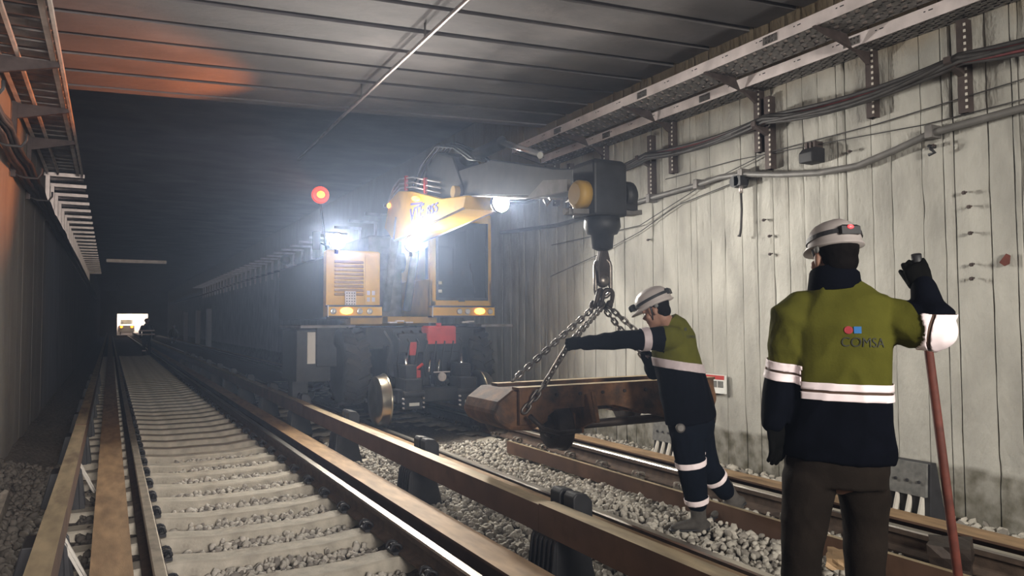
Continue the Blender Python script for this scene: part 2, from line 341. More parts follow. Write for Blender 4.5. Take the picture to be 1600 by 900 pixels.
def surf(X, Y):
    h = -.225
    if .3 < X < 1.75: h = -.25-.03*max(0, (.85-X)/.5)
    elif 2.1 < X < 3.1: h = -.20+.015*math.sin(Y*2.1+X*3)
    elif 3.15 <= X < 4.65:
        h = -.178-.02*max(0, (X-4.2)/.4)+.02*math.sin(Y*1.3+X*2); h -= .05*max(0, min(1, (3.3-X)/.15))
    elif X >= 5: h = -.2
    elif X < -.35: h = -.19+.12*max(0, (-.6-X)/.4)+.02*math.sin(Y*3)
    return h
xs = [-1.1+.1*i for i in range(72)]; ysg = [-3+.25*i for i in range(72)]+[15+2*i for i in range(47)]
fl = MB(); nx = len(xs)
fl.add([(x, y, surf(x, y)-.03+.012*math.sin(x*31+y*17)) for y in ysg for x in xs], [(j*nx+i, j*nx+i+1, (j+1)*nx+i+1, (j+1)*nx+i) for j in range(len(ysg)-1) for i in range(nx-1)], 0, True)
floor = struct('floor', fl, ['ground'])

# ballast stones: the 300 nearest in view are pieces, the others one heap
ico_v = []; ph = (1+5**.5)/2
for a in (-1, 1):
    for b in (-ph, ph): ico_v += [(0, a, b), (a, b, 0), (b, 0, a)]
bmi = bmesh.new(); bmesh.ops.create_icosphere(bmi, subdivisions=1, radius=1); bmi.verts.ensure_lookup_table()
IV = np.array([v.co[:] for v in bmi.verts]); IF = np.array([[v.index for v in f.verts] for f in bmi.faces]); bmi.free()
rs = np.random.RandomState(3)
def stone_shape():
    s = IV.copy(); s *= rs.uniform(.72, 1.22, (len(IV), 1)); s *= rs.uniform(.62, 1.25, (1, 3)); s[:, 2] *= .8; return s
shapes = [stone_shape() for _ in range(24)]
pts = []
def field(x0, x1, y0, y1, step, extra=0.):
    for X in np.arange(x0, x1, step):
        for Y in np.arange(y0, y1, step):
            x = X+rs.uniform(-.5, .5)*step; y = Y+rs.uniform(-.5, .5)*step
            if .36 < x < 1.69 or 2.05 < x < 2.42 or x < -.3:  # keep the sleeper tops of the left track clear
                k = (y-5.39)/.61; dist = abs(k-round(k))*.61
                if dist < .135 and x > -.3: continue
                if .3 < x < .8 and rs.rand() < (.8-x)*1.6: continue
            if 4.08 < x < 4.22 and y < 7.75: continue
            if x > 4.45 and abs((y-5.2)/.61-round((y-5.2)/.61))*.61 < .13 and x < 4.8: continue
            if 2.28 < x < 2.62 and abs((y-3.75)/2.3-round((y-3.75)/2.3))*2.3 < .17: continue
            r = rs.uniform(.55, 1.)*step*.78
            pts.append((x, y, surf(x, y)+rs.uniform(-.012, .016), r))
            if rs.rand() < .22: pts.append((x, y, surf(x, y)+.025, r*rs.uniform(.5, .8)))
field(.36, 1.70, 2.6, 9.5, .052); field(2.12, 3.10, 2.4, 9.5, .05); field(3.22, 4.60, 1.6, 8.6, .05); field(4.98, 5.85, 2.2, 8.5, .07)
field(-.98, -.28, 3.2, 9.5, .062); field(-.16, -.08, 3.6, 8, .06)
pts = np.array(pts)
ca = np.array(cam.matrix_world.inverted())
pc = (ca[:3, :3] @ pts[:, :3].T).T+ca[:3, 3]
dep = -pc[:, 2]; u = 800+1150*pc[:, 0]/dep; v_ = 450-1150*pc[:, 1]/dep
vis = (u > 0) & (u < 1600) & (v_ > 0) & (v_ < 900)
order = np.argsort(np.where(vis & (pts[:, 0] > 0), dep/pts[:, 3]*.05, 1e9)); near = set(order[:300].tolist())
def rots(n):
    q = rs.normal(size=(n, 4)); q /= np.linalg.norm(q, axis=1)[:, None]; return q
Q = rots(len(pts))
def qm(q):
    w_, x, y, z = q
    return np.array([[1-2*(y*y+z*z), 2*(x*y-z*w_), 2*(x*z+y*w_)], [2*(x*y+z*w_), 1-2*(x*x+z*z), 2*(y*z-x*w_)], [2*(x*z-y*w_), 2*(y*z+x*w_), 1-2*(x*x+y*y)]])
sms = []
for i, s in enumerate(shapes):
    me = bpy.data.meshes.new('stone'); me.from_pydata(s.tolist(), [], IF.tolist()); me.update(); me.materials.append(M['stone1' if i % 4 else 'stone2']); sms.append(me)
bv, bf, bm_ = [], [], []; nb = 0
for i, p in enumerate(pts):
    R3 = qm(Q[i])
    if i in near:
        o = bpy.data.objects.new('stone', sms[i % 24]); C.objects.link(o); o.parent = floor
        o.matrix_local = Matrix.Translation(p[:3]) @ Matrix(R3.tolist()).to_4x4() @ Matrix.Scale(p[3], 4)
    else:
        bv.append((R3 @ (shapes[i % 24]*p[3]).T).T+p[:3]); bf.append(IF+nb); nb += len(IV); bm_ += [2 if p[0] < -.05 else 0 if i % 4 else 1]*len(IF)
bv = np.concatenate(bv); bf = np.concatenate(bf)
me = bpy.data.meshes.new('ballast'); me.vertices.add(len(bv)); me.vertices.foreach_set('co', bv.ravel())
me.loops.add(bf.size); me.loops.foreach_set('vertex_index', bf.ravel()); me.polygons.add(len(bf))
me.polygons.foreach_set('loop_start', np.arange(0, bf.size, 3)); me.polygons.foreach_set('material_index', np.array(bm_)); me.update(calc_edges=True)
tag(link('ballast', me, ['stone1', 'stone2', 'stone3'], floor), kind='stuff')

# far end: closed wall with the opening to the lit station
fw = MB(); fw.box((-1.1, 95, -.4), (.70, 95.4, 5.2)); fw.box((3.85, 95, -.4), (6, 95.4, 5.2)); fw.box((.7, 95, 2.45), (3.85, 95.4, 5.2)); fw.box((.7, 95, -.4), (3.85, 95.4, .0))
struct('wall_far_end', fw, 'ceil')
st = MB(); st.box((-1, 103, -.4), (6, 103.3, 5)); st.box((-1.1, 95.4, -.4), (-1, 103, 5)); st.box((6, 95.4, -.4), (6.1, 103, 5)); st.box((-1, 95.4, 4.4), (6, 103, 4.6))
struct('wall_station_end', st, 'portal')
for i, (a, b) in enumerate((((5.750, 69.389, -0.310), 0), ((5.750, 59.386, 0.014), 0), ((5.750, 52.503, 0.118), 0))):
    struct('pillar_%d' % (i+1), MB().box((5.6, a[1]-.25, -.2), (5.9, a[1]+.25, 2.3)), 'portal')

# ---------------------------------------------------------------- rails
RP = [(-.07, -.159), (.07, -.159), (.07, -.148), (.014, -.128), (.009, -.115), (.009, -.052), (.034, -.042), (.035, -.01), (.027, 0), (-.027, 0), (-.035, -.01), (-.034, -.042), (-.009, -.052), (-.009, -.115), (-.014, -.128), (-.07, -.148)]
def rail(X, y0, y1, label, topmat):
    mb = MB().prism([(X+a, b) for a, b in RP], 'y', y0, y1, 0)
    mb.m[2+8] = 1; mb.m[2+7] = 1; mb.m[2+9] = 1
    o = obj('rail', mb, ['railside', topmat]); return tag(o, label, 'rail', 'running rails of the two tracks')
rail(.2675, .5, 94, 'dull dusty rail on the left of the empty sleeper track', 'railtop_dull')
rail(1.7725, .5, 94, 'bright polished rail on the right of the empty sleeper track', 'railhead')
rail(3.15, .5, 94, 'rail beside the tall brown guide bar, ballast heaped on its far side', 'railhead')
rail(4.655, .5, 94, 'rail nearest the right wall, behind the half buried steel channel', 'railhead')

# ---------------------------------------------------------------- sleepers with clips
def clip_mb(x, s, z):
    mb = MB(); s_ = s
    for dy in (-.045, .045):
        pts = [(x+s*(.035+.035*math.cos(a)), dy+.012*math.sin(2*a), z+.02+.032*math.sin(a)) for a in [PI*k/6-.2 for k in range(8)]]
        mb.tube(pts, .010, 6)
    mb.box((x+s*.035-.03, -.075, z-.012), (x+s*.035+.04, .075, z+.008))
    mb.cyl((x+s*.04, 0, z), (x+s*.04, 0, z+.05), .011, 6).cyl((x+s*.04, 0, z+.028), (x+s*.04, 0, z+.045), .022, 6)
    return mb
def sleeper_proto(xc, label, group, clips, low):
    t = thing('sleeper', (xc, 0, 0), label, 'sleeper', group)
    pr = [(-1.36, -.185), (-1.0, -.185), (-.62, -.166), (-.34, -.195), (.34, -.195), (.62, -.166), (1.0, -.185), (1.36, -.185)]
    mb = MB(); wt, wb = .10, .135; vs = []; fs = []
    for X, z in pr:
        z += low; vs += [(X, -wb, z-.17), (X, -wt, z-.012), (X, -wt+.012, z), (X, wt-.012, z), (X, wt, z-.012), (X, wb, z-.17)]
    for k in range(len(pr)-1):
        for j in range(6): a, b = k*6+j, k*6+(j+1) % 6; fs.append((a, b, b+6, a+6))
    fs += [tuple(range(6))[::-1], tuple(range(42, 48))]
    mb.add(vs, [f[::-1] for f in fs]); obj('concrete_body', mb, 'sleeper', t, local=True)
    for r, s in clips: obj('rail_clip', clip_mb(r, s, -.15), 'black' if low == 0 else 'clip', t, local=True)
    return t
ls = sleeper_proto(1.02, 'bare concrete sleeper of the empty left track, stones between it and the next', 'sleepers of the left track', ((-.7525+.04, 1), (.7525-.04, -1)), 0)
ORD = 'nearest second third fourth fifth sixth seventh eighth ninth tenth eleventh twelfth thirteenth fourteenth'.split()
for k in range(-2, 57):
    o = ls if k == -2 else copy_tree(ls); o.location.y = 5.39+.61*k
    o['label'] = 'pale concrete sleeper of the empty left track, %s from the camera' % ORD[k+2] if k < 12 else 'dim concrete sleeper far down the empty left track'
rsl = sleeper_proto(3.90, 'ballast covered sleeper of the right track with a looped spring clip showing', 'sleepers of the right track', ((.7525-.045, -1), (-.7525+.045, 1)), -.012)
for k in range(-4, 26):
    o = rsl if k == -4 else copy_tree(rsl); o.location.y = 5.2+.61*k
    o['label'] = 'ballast covered sleeper of the right track, clips showing, %s from the camera' % ORD[k+4] if k < 6 else 'sleeper of the right track in the shade under and behind the excavator'

# ---------------------------------------------------------------- running strips (flat steel tracks for rubber tyres)
def strip(X, joints, label):
    t = thing('running_strip', (X, joints[0], 0), label, 'running strip', 'flat steel running strips beside the rails')
    for a, b in zip(joints[:-1], joints[1:]):
        w2 = .106; z = .015+rnd.uniform(-.002, .002)
        mb = MB().prism([(X-w2, z), (X-w2, z-.016), (X-.006, z-.016), (X-.006, -.14), (X-.08, -.14), (X-.08, -.155), (X+.08, -.155), (X+.08, -.14), (X+.006, -.14), (X+.006, z-.016), (X+w2, z-.016), (X+w2, z)], 'y', a+.004, b-.004, 0)
        for i in range(2, len(mb.f)):
            if all(mb.v[j][2] > z-.001 for j in mb.f[i]): mb.m[i] = 1
        obj('section', mb, ['barface', 'strip'], t)
strip(.03, [1, (-0.001, 9.168, 0.015)[1], 22, 40, 94], 'wide tan steel strip left of the empty track, between guide bar and dull rail')
strip(2.01, [1, (2.052, 10.791, 0.015)[1], 22, 40, 94], 'wide tan steel strip just right of the bright polished rail')
strip(2.91, [.5, 6.9, 14, 30, 94], 'tan steel strip half hidden behind the tall brown guide bar')
strip(4.89, [.5, 9.4, 20, 40, 94], 'pale tan steel strip along the foot of the right wall')

# ---------------------------------------------------------------- guide bars and their black supports
def guide(X, s, joints, label, w_=.105):
    t = thing('guide_bar', (X, joints[0], 0), label, 'guide bar', 'raised guide bars on black supports')
    for i, (a, b) in enumerate(zip(joints[:-1], joints[1:])):
        dz = .008*(i % 2); z = .30-dz
        mb = MB().prism([(X, .13), (X, z), (X+s*w_, z), (X+s*w_, z-.018), (X+s*.022, z-.022), (X+s*.022, .13)], 'y', a+.003, b-.003, 0)
        for q in range(2, len(mb.f)):
            if all(mb.v[j][2] > z-.001 for j in mb.f[q]): mb.m[q] = 1
        obj('section', mb, ['barface', 'bartop'], t)
guide(2.25, 1, [.6, (2.253, 3.809, 0.300)[1], 9.9, 16.2, 34, 94], 'tall rust brown guide bar running down the middle between the tracks')
guide(-.205, -1, [.6, (-0.289, 5.093, 0.300)[1], 9.2, 20, 94], 'pale topped guide bar along the left wall side')
def support(X, s, label):
    t = thing('guide_bar_support', (X, 0, 0), label, 'support', 'black supports under the guide bars')
    q = lambda x, z: (s*x, z)
    obj('base_block', MB().prism([q(-.02, -.2), q(-.005, .13), q(.20, .13), q(.28, -.2)], 'y', -.14, .14), 'black', t, local=True, bevel=.008)
    for k in range(6): y = -.125+k*.05; obj('rib', MB().prism([q(-.055, -.19), q(-.02, .10), q(.0, .13), q(.0, -.19)], 'y', y-.009, y+.009), 'black', t, local=True)
    for dy in (-.075, .075) if s > 0 else ():
        obj('clamp_cap', MB().prism([q(.115, .12), q(.115, .35), q(.135, .375), q(.21, .365), q(.25, .32), q(.25, .12)], 'y', dy-.055, dy+.055), 'black', t, local=True, bevel=.008)
    return t
sp = support(2.26, 1, 'black ribbed support under the middle guide bar')
for k in range(12):
    o = sp if k == 0 else copy_tree(sp); o.location.y = 3.75+2.3*k
    o['label'] = 'black ribbed support under the middle guide bar, %s from the camera' % ORD[k] if k < 5 else 'black support under the middle guide bar, far down in the dark'
sl = support(-.215, -1, 'black support under the left guide bar')
for k in range(8):
    o = sl if k == 0 else copy_tree(sl); o.location.y = 5.1+2.3*k
    o['label'] = 'black support under the left guide bar, %s from the camera' % ORD[k] if k < 3 else 'black support under the left guide bar, far down in the dark'
for k, (y, lb) in enumerate(((5.0, 'pair of pale angled stays under the near end of the left guide bar'), (7.6, 'pale angled stay under the left guide bar, farther along'))):
    t = thing('guide_bar_stay', (-.2, y, 0), lb, 'stay')
    for dx in (0, .03): obj('stay_rod', MB().box((-.17+dx*.3, y-.01+dx*2, -.14), (-.155+dx*.3, y+.012+dx*2, .16), rot=Matrix.Rotation(-.45, 3, 'Y')), 'fin', t)
def wall_support(loc, label, ln=.42):
    t = thing('wall_side_support', loc, label, 'support', 'black wall side supports left without a bar')
    obj('base_block', MB().prism([(.0, -.16), (.03, .34), (.10, .34), (.22, -.16)], 'y', -ln/2, ln/2), 'black', t, local=True, bevel=.006)
    f = MB().prism([(-.012, .10), (.012, .335), (.03, .335), (.018, .10)], 'y', -ln/2+.02, ln/2-.005)
    fp = obj('face_plate', f, 'greyplate', t, local=True)
    for k in range(4): b = MB().cyl((-.012, -.14+.09*k, .2), (.004, -.14+.09*k, .2), .012, 8); obj('bolt', b, 'black', fp, local=True)
    for k in range(4):
        y = -ln/2+.05+k*.095; obj('rib', MB().prism([(-.10, -.14), (-.012, .10), (.01, .10), (.01, -.14)], 'y', y-.008, y+.008), 'fin', t, local=True)
wall_support((5.16, (5.140, 3.457, 0.099)[1], .0), 'black ribbed support with grey face plate against the wall, right of the nearer worker')
wall_support((5.16, (5.140, 6.090, 0.105)[1], .0), 'black ribbed support with pale ribs behind the bending worker')

# ---------------------------------------------------------------- loose steel on the right track
def cz(p): return Vector(p)
mb = MB().prism([(4.135, -.17), (4.135, -.03), (4.175, -.03), (4.175, -.042), (4.148, -.042), (4.148, -.158), (4.175, -.158), (4.175, -.17)], 'y', 1.2, 7.72, 0); mb.m[2+1] = 1
tag(obj('steel_channel', mb, ['barface', 'bartop']), 'long rusty steel channel lying in the ballast inside the rail by the wall', 'channel')
def rough_block(name, c, r, rotz, m, label, cat, seed):
    rr = random.Random(seed); mb = MB(); b = bmesh.new(); bmesh.ops.create_cube(b, size=2); bmesh.ops.subdivide_edges(b, edges=b.edges[:], cuts=2, use_grid_fill=True)
    for v in b.verts: v.co = Vector((v.co.x*r[0], v.co.y*r[1], v.co.z*r[2]))*rr.uniform(.86, 1.08)
    me = bpy.data.meshes.new(name); b.to_mesh(me); b.free(); o = link(name, me, m); o.location = c; o.rotation_euler = (rr.uniform(-.15, .15), rr.uniform(-.15, .15), rotz); return tag(o, label, cat)
rough_block('wood_offcut', (3.86, 3.02, -.06), (.09, .05, .035), .6, 'strip', 'small tan offcut on the pale stones beside the nearer worker', 'offcut', 4)
rough_block('concrete_fragment', (-.74, 6.9, -.09), (.05, .55, .05), .02, 'fragment', 'long pale concrete fragment lying beside the left wall, farther one', 'fragment', 5)
rough_block('concrete_fragment', (-.86, 5.9, -.08), (.04, .26, .06), .1, 'fragment', 'narrow concrete fragment leaning at the left wall, middle one', 'fragment', 6)
rough_block('concrete_fragment', (-.83, 4.9, -.06), (.045, .36, .06), -.1, 'fragment', 'pale concrete fragment at the left wall nearest to the camera', 'fragment', 7)
rough_block('iron_clamp', (4.36, 2.62, -.02), (.14, .11, .10), .5, 'irondark', 'dark rusty iron lump on the track to the right of the nearer worker', 'iron lump', 9)

# ---------------------------------------------------------------- cable trays, posts, cables, pipes
def tray(name, x0, x1, z, y0, y1, step, label, m, slat_w, joints=()):
    t = thing(name, ((x0+x1)/2, y0, z), label, 'cable tray')
    for x, s in ((x0, 1), (x1, -1)):
        mb = MB().prism([(x-.012, z-.05), (x-.012, z+.05), (x+.012, z+.05), (x+.012, z+.042), (x-.004, z+.042), (x-.004, z-.042), (x+.03, z-.042), (x+.03, z-.05)] if s > 0 else
                        [(x-.03, z-.05), (x-.03, z-.042), (x-.004, z-.042), (x-.004, z+.05), (x+.012, z+.05), (x+.012, z-.05)], 'y', y0, y1)
        r = obj('side_rail', mb, m, t)
        for yj_ in joints:
            b = MB().box((x-.018, yj_-.07, z-.04), (x-.01, yj_+.07, z+.035))
            for dy in (-.045, -.015, .02, .05):
                for dz in (-.02, .012): b.cyl((x-.016, yj_+dy, z+dz), (x-.03, yj_+dy, z+dz), .009, 6)
            obj('joint_plate', b, 'galv_dark', r)['kind'] = 'stuff'
    return t
def perforated_tray(label, x0, x1, z, y0, y1, joints, cables):
    t = thing('cable_tray', (x0, y0, z), label, 'cable tray', 'perforated cable trays along the right wall')
    fl_ = MB().prism([(x0-.006, z-.05), (x0-.006, z+.055), (x0+.03, z+.055), (x0+.03, z+.05), (x0, z+.05), (x0, z-.05)], 'y', y0, y1)
    r = obj('side_flange', fl_, 'tray_pale', t); obj('wall_side_flange', MB().box((x1, y0, z-.05), (x1+.005, y1, z+.05)), 'galv_dark', t)
    for yj_ in joints:
        b = MB().box((x0-.012, yj_-.08, z-.035), (x0-.006, yj_+.08, z+.035))
        for dy in (-.05, -.02, .02, .05):
            for dz in (-.02, .02): b.cyl((x0-.01, yj_+dy, z+dz), (x0-.022, yj_+dy, z+dz), .009, 6)
        obj('joint_plate', b, 'galv_dark', r)['kind'] = 'stuff'
    ms = MB(); y = y0+.3
    while y < y1: ms.box((x0-.0075, y, z+.015), (x0-.006, y+.035, z+.024)); ms.box((x0-.0075, y+.06, z+.015), (x0-.006, y+.075, z+.024)); y += .42
    obj('slot_mark', ms, 'black', r)['kind'] = 'stuff'
    pb = MB(); w3 = (x1-x0)/3; e = .022
    for k in range(4): xx = x0+w3*k; pb.box((max(x0, xx-e), y0, z-.05), (min(x1, xx+e), y1, z-.044))
    for k in range(3):
        y = y0+.05*(k % 2)
        while y < y1-.1: pb.box((x0+w3*k+.01, y, z-.05), (x0+w3*(k+1)-.01, y+.062, z-.044), rot=Matrix.Rotation(.55, 3, 'Z')); y += .118
    obj('perforated_base', pb, 'galv_dark', t)['kind'] = 'stuff'
    obj('bright_hole_backing', MB().box((x0+.004, y0, z-.036), (x1-.004, y1, z-.032)), 'tray_pale', t)  # pale plate added behind the base so its holes look bright
    for k in range(cables): x = x0+.05+.05*k; obj('laid_cable', MB().tube([(x, yy, z-.005+.008*math.sin(yy*2+k)) for yy in np.linspace(y0, y1, 14)], .02, 6), 'cable2', t)
    return t
perforated_tray('bright perforated cable tray nearer the track, upper of the two along the right wall', 5.12, 5.50, 3.875, 1.4, 9.35, (2.75, 4.55, 6.35, 8.1), 3)
perforated_tray('bright perforated cable tray next to the right wall, lower of the two', 5.615, 5.87, 3.785, 1.4, 9.35, (2.5, 4.1, 5.9, 7.7), 2)

def post(Y, z0, z1, label, arm=True, hook=False, x=5.80):
    t = thing('wall_post', (x, Y, z0), label, 'bracket', 'slotted steel posts on the right wall')
    mb = MB().prism([(x, Y-.035), (x, Y+.035), (5.90, Y+.035), (5.90, Y+.03), (x+.006, Y+.03), (x+.006, Y-.03), (5.90, Y-.03), (5.90, Y-.035)], 'z', z0, z1)
    up = obj('upright', mb, 'post', t)
    sl_ = MB(); z = z0+.03
    while z < z1-.05: sl_.box((x-.004, Y-.0375, z), (x+.004, Y-.022, z+.022)); z += .05
    obj('lit_slot_row', sl_, 'fin', up)['kind'] = 'stuff'  # pale boxes stand in for slots catching the light
    if arm: obj('arm', MB().prism([(5.10, z1-.005), (5.10, z1-.02), (x-.16, z1-.135), (x-.02, z1-.22), (x+.02, z1-.22), (x+.02, z1-.115), (5.56, z1-.115), (5.50, z1-.005)], 'y', Y-.015, Y+.015), 'post', t)
    if hook: obj('cable_arm', MB().prism([(x-.20, hook-.02), (x-.20, hook+.03), (x-.185, hook+.03), (x-.185, hook-.005), (x, hook-.02), (x, hook-.09)], 'y', Y-.025, Y+.025), 'post', t)
    return t
for i, (Y, z0) in enumerate((((5.800, 4.077, 3.104)[1], 3.14), ((5.800, 5.361, 3.084)[1], 3.10), ((5.800, 6.688, 3.110)[1], 3.12), (8.05, 3.12), (9.3, 3.1))):
    post(Y, z0, 3.83, ('slotted post with lit slots right of the junction box, holding the tray', 'slotted tray post beside the double posts over the small pipe box', 'slotted tray post left of the double posts on the wall', 'slotted tray post behind the black rotator block', 'slotted tray post at the far end of the bright tray')[i])
for i, (Y, z0, z1, hk) in enumerate((((5.800, 3.284, 2.962)[1], 2.98, 3.72, 3.36), ((5.800, 5.224, 2.893)[1], 2.9, 3.64, 3.33), ((5.800, 7.082, 2.879)[1], 2.9, 3.66, 3.36), (8.9, 2.9, 3.66, 3.36))):
    post(Y, z0, z1, ('thick dark cable post at the upper right corner', 'dark cable post twinned with a tray post above the pipe', 'dark cable post right of the black rotator block', 'dark cable post left of the black rotator block')[i], arm=False, hook=hk)
hooks = [1.2, (5.700, 3.216, 3.279)[1], (5.700, 5.123, 3.249)[1], (5.700, 6.948, 3.413)[1], 8.9, 10.6]
for k in range(9):
    pts = []; dx = 5.64+.02*(k % 4); dz = .025*(k//3)+rnd.uniform(-.01, .01)
    for a, b in zip(hooks[:-1], hooks[1:]):
        sg = .045+.075*rnd.random()
        for q in range(8):
            s = q/8; pts.append((dx+.012*math.sin(q*.8+k), a+(b-a)*s, 3.345+dz-sg*4*s*(1-s)))
    o = obj('cable', MB().tube(pts, .014 if k % 2 else .019, 6), 'cable' if k % 2 else 'cable2'); tag(o, 'dark sagging cable in the reddish bundle hung on the right wall posts', 'cable', 'cable bundle on the right wall')
pp = [(5.80, 1.5, 2.96), (5.800, 2.851, 2.910), (5.800, 3.214, 2.895), (5.800, 3.541, 2.880), (5.800, 3.847, 2.808), (5.800, 4.213, 2.741), (5.800, 4.616, 2.751), (5.800, 5.064, 2.813), (5.800, 5.566, 2.909), (5.800, 5.889, 2.932), (5.800, 6.238, 2.905), (5.800, 7.082, 2.879), (5.800, 8.091, 2.830), (5.800, 9.228, 2.798), (5.8, 11, 2.88)]
t = thing('conduit_pipe', pp[3], 'grey conduit pipe dipping along the right wall', 'pipe')
obj('pipe_run', MB().tube(pp, .03, 10), 'pipe', t)
for q in ((5.800, 3.541, 2.890), (5.800, 5.566, 2.909), (5.800, 6.238, 2.913), (5.800, 7.070, 2.877)):
    q = Vector(q); obj('pipe_clamp', MB().box(q+V(-.042, -.03, -.05), q+V(.09, .03, .055), ch=.008), 'galv_dark', t)
b0 = Vector((5.780, 5.620, 2.835))
t = thing('pipe_junction', b0, 'black round junction box under the conduit with a short cable hanging', 'junction box')
obj('box_body', MB().cyl(b0+V(-.05, 0, 0), b0+V(.1, 0, 0), .065, 14).box(b0+V(-.05, -.09, -.05), b0+V(.05, .0, .05)), 'black', t)
obj('gland', MB().cyl(b0+V(-.0, -.05, -.05), b0+V(0, -.05, -.13), .022, 8), 'galv', t)
obj('hanging_cable', MB().tube([b0+V(0, -.05, -.12), b0+V(.01, -.045, -.3), b0+V(.0, -.04, -.5), b0+V(.0, -.02, -.58), b0+V(0, .0, -.57)], .013, 6), 'cable2', t)
b0 = Vector((5.800, 4.697, 2.949))
t = thing('wall_lamp_box', b0, 'small black boxed fitting on the wall under the red cables', 'wall fitting')
obj('box_body', MB().prism([(b0.x-.09, b0.z-.09), (b0.x-.09, b0.z+.0), (b0.x-.04, b0.z+.05), (b0.x+.1, b0.z+.05), (b0.x+.1, b0.z-.09)], 'y', b0.y-.075, b0.y+.075), 'black', t, bevel=.008)
for dy in (-.045, .0, .045): obj('mount_lug', MB().box(b0+V(-.02, dy-.012, .05), b0+V(.1, dy+.012, .11)), 'post', t)
b0 = Vector((5.840, 3.543, 2.780))
tag(obj('wall_hook', MB().tube([b0+V(.05, .02, -.0), b0+V(-.04, .02, .0), b0+V(-.05, 0, -.03), b0+V(-.03, -.02, -.06), b0+V(-.03, .03, -.07)], .014, 6), 'black'), 'small black bent hook below the conduit clamp', 'hook')
for k, (pts, lb) in enumerate(((((5.820, 2.812, 3.127), (5.820, 3.417, 3.101), (5.820, 4.037, 3.075), (5.820, 5.237, 3.074), (5.820, 6.157, 2.901), (5.820, 7.301, 2.573), (5.820, 9.409, 2.520)), 'thin upper wire strung slack along the right wall'),
        (((5.830, 2.821, 2.981), (5.830, 3.616, 2.970), (5.830, 4.633, 3.030), (5.830, 5.681, 3.084), (5.830, 6.816, 3.073)), 'thin wire just above the conduit on the right wall'),
        (((5.840, 5.697, 2.853), (5.840, 6.608, 2.735), (5.840, 7.327, 2.497), (5.840, 8.308, 2.268), (5.840, 9.485, 2.052)), 'thin lower wire sloping down from the junction box'))):
    tag(obj('wire', MB().tube(pts, .0055, 5), 'cable2'), lb, 'wire')
b0 = Vector((5.860, 5.996, 0.682))
t = thing('wall_sign', b0, 'small red and white marker board on the wall behind the bending worker', 'sign')
obj('board', MB().box(b0+V(-.03, -.09, -.10), b0+V(.0, .22, .10)), 'white', t)
obj('red_band', MB().box(b0+V(-.033, -.085, .05), b0+V(-.03, .215, .095)), 'red', t)
for k in range(3): obj('dark_field', MB().box(b0+V(-.033, -.07+.095*k, -.035), b0+V(-.03, .01+.095*k, .035)), 'greyplate', t)

# tray brackets going on down the tunnel beyond the machine
fb = thing('far_tray_bracket', (5.9, 12.5, 3.4), 'small pale tray bracket in the row along the far right wall', 'bracket', 'far tray brackets on the right wall')
obj('arm', MB().box((5.15, 12.47, 3.86), (5.9, 12.53, 3.92)), 'galv', fb); obj('drop', MB().box((5.82, 12.47, 3.15), (5.88, 12.53, 3.88)), 'galv', fb); obj('lower_arm', MB().box((5.55, 12.47, 3.35), (5.86, 12.53, 3.39)), 'galv', fb)
for k in range(1, 34): copy_tree(fb).location.y = 12.5+1.35*k
tag(obj('far_cable', MB().tube([(5.7, y, 3.4-.04*math.sin(y*PI/1.35)**2) for y in np.linspace(11, 94, 60)], .05, 6), 'cable2'), 'dark cable run on the far right wall brackets', 'cable')

# ---------------------------------------------------------------- left wall tray and cables
tl = tray('left_cable_tray', -.94, -.50, 3.88, 2, 14, .3, 'orange lit ladder tray high along the left wall', 'tray_left', .2, (4.2, 7.2))
obj('middle_rail', MB().box((-.80, 2, 3.83), (-.77, 14, 3.87)), 'tray_left', tl)
obj('outer_rail', MB().box((-.455, 2, 3.80), (-.43, 14, 3.86)), 'tray_left', tl)
y = 2.
while y < 14: obj('rung', MB().box((-.98, y, 3.885), (-.44, y+.17, 3.91)), 'galv_dark', tl); y += .27
for k in range(26):
    Y = 14.4+1.1*k
    t = thing('far_left_bracket', (-1, Y, 3.4), 'small pale bracket in the receding row along the far left wall', 'bracket', 'far tray brackets on the left wall') if k == 0 else None
    if k == 0:
        fl0 = t; obj('arm', MB().box((-1, Y-.05, 3.84), (-.42, Y+.05, 3.90)), 'galv', t); obj('drop', MB().box((-.98, Y-.04, 3.1), (-.92, Y+.04, 3.86)), 'galv', t)
        obj('strap', MB().box((-.95, Y+.3, 3.86), (-.45, Y+.5, 3.89)), 'galv', t)
    else: copy_tree(fl0).location.y = Y
for k, Y in enumerate((6.3, 8.0, 9.7, 11.4)):
    t = thing('left_wall_bracket', (-.98, Y, 3.2), ('left wall bracket with drop arm beside the picture edge', 'left wall bracket in the orange light, second along', 'left wall bracket past the orange light', 'left wall bracket farthest from the camera in the dark')[k], 'bracket', 'brackets holding the left tray')
    obj('upright', MB().box((-.99, Y-.03, 3.0), (-.94, Y+.03, 3.84)), 'post', t); obj('arm', MB().prism([(-.96, 3.82), (-.96, 3.66), (-.92, 3.66), (-.45, 3.78), (-.45, 3.82)], 'y', Y-.02, Y+.02), 'post', t)
    obj('cable_hook', MB().tube([(-.97, Y, 3.04), (-.86, Y, 3.0), (-.74, Y, 3.0), (-.70, Y, 3.06), (-.70, Y, 3.12)], .012, 6), 'cable2', t)
for k in range(8):
    pts = []; dx = -.93+.03*(k % 5)+.02*(k//5); dz = .06*(k//3)
    for i in range(30):
        Y = 2.5+.55*i; s = ((Y-4.6)/1.7) % 1; pts.append((dx+.015*math.sin(Y+k), Y, 3.10+dz-.24*s*(1-s)*(.6+.1*k)))
    pts += [(dx, 24, 3.1+dz), (dx, 60, 3.1+dz)]
    tag(obj('cable', MB().tube(pts, .02+.006*(k % 2), 6), 'cable2'), 'dark sagging cable of the bundle on the left wall brackets', 'cable', 'cable bundle on the left wall')

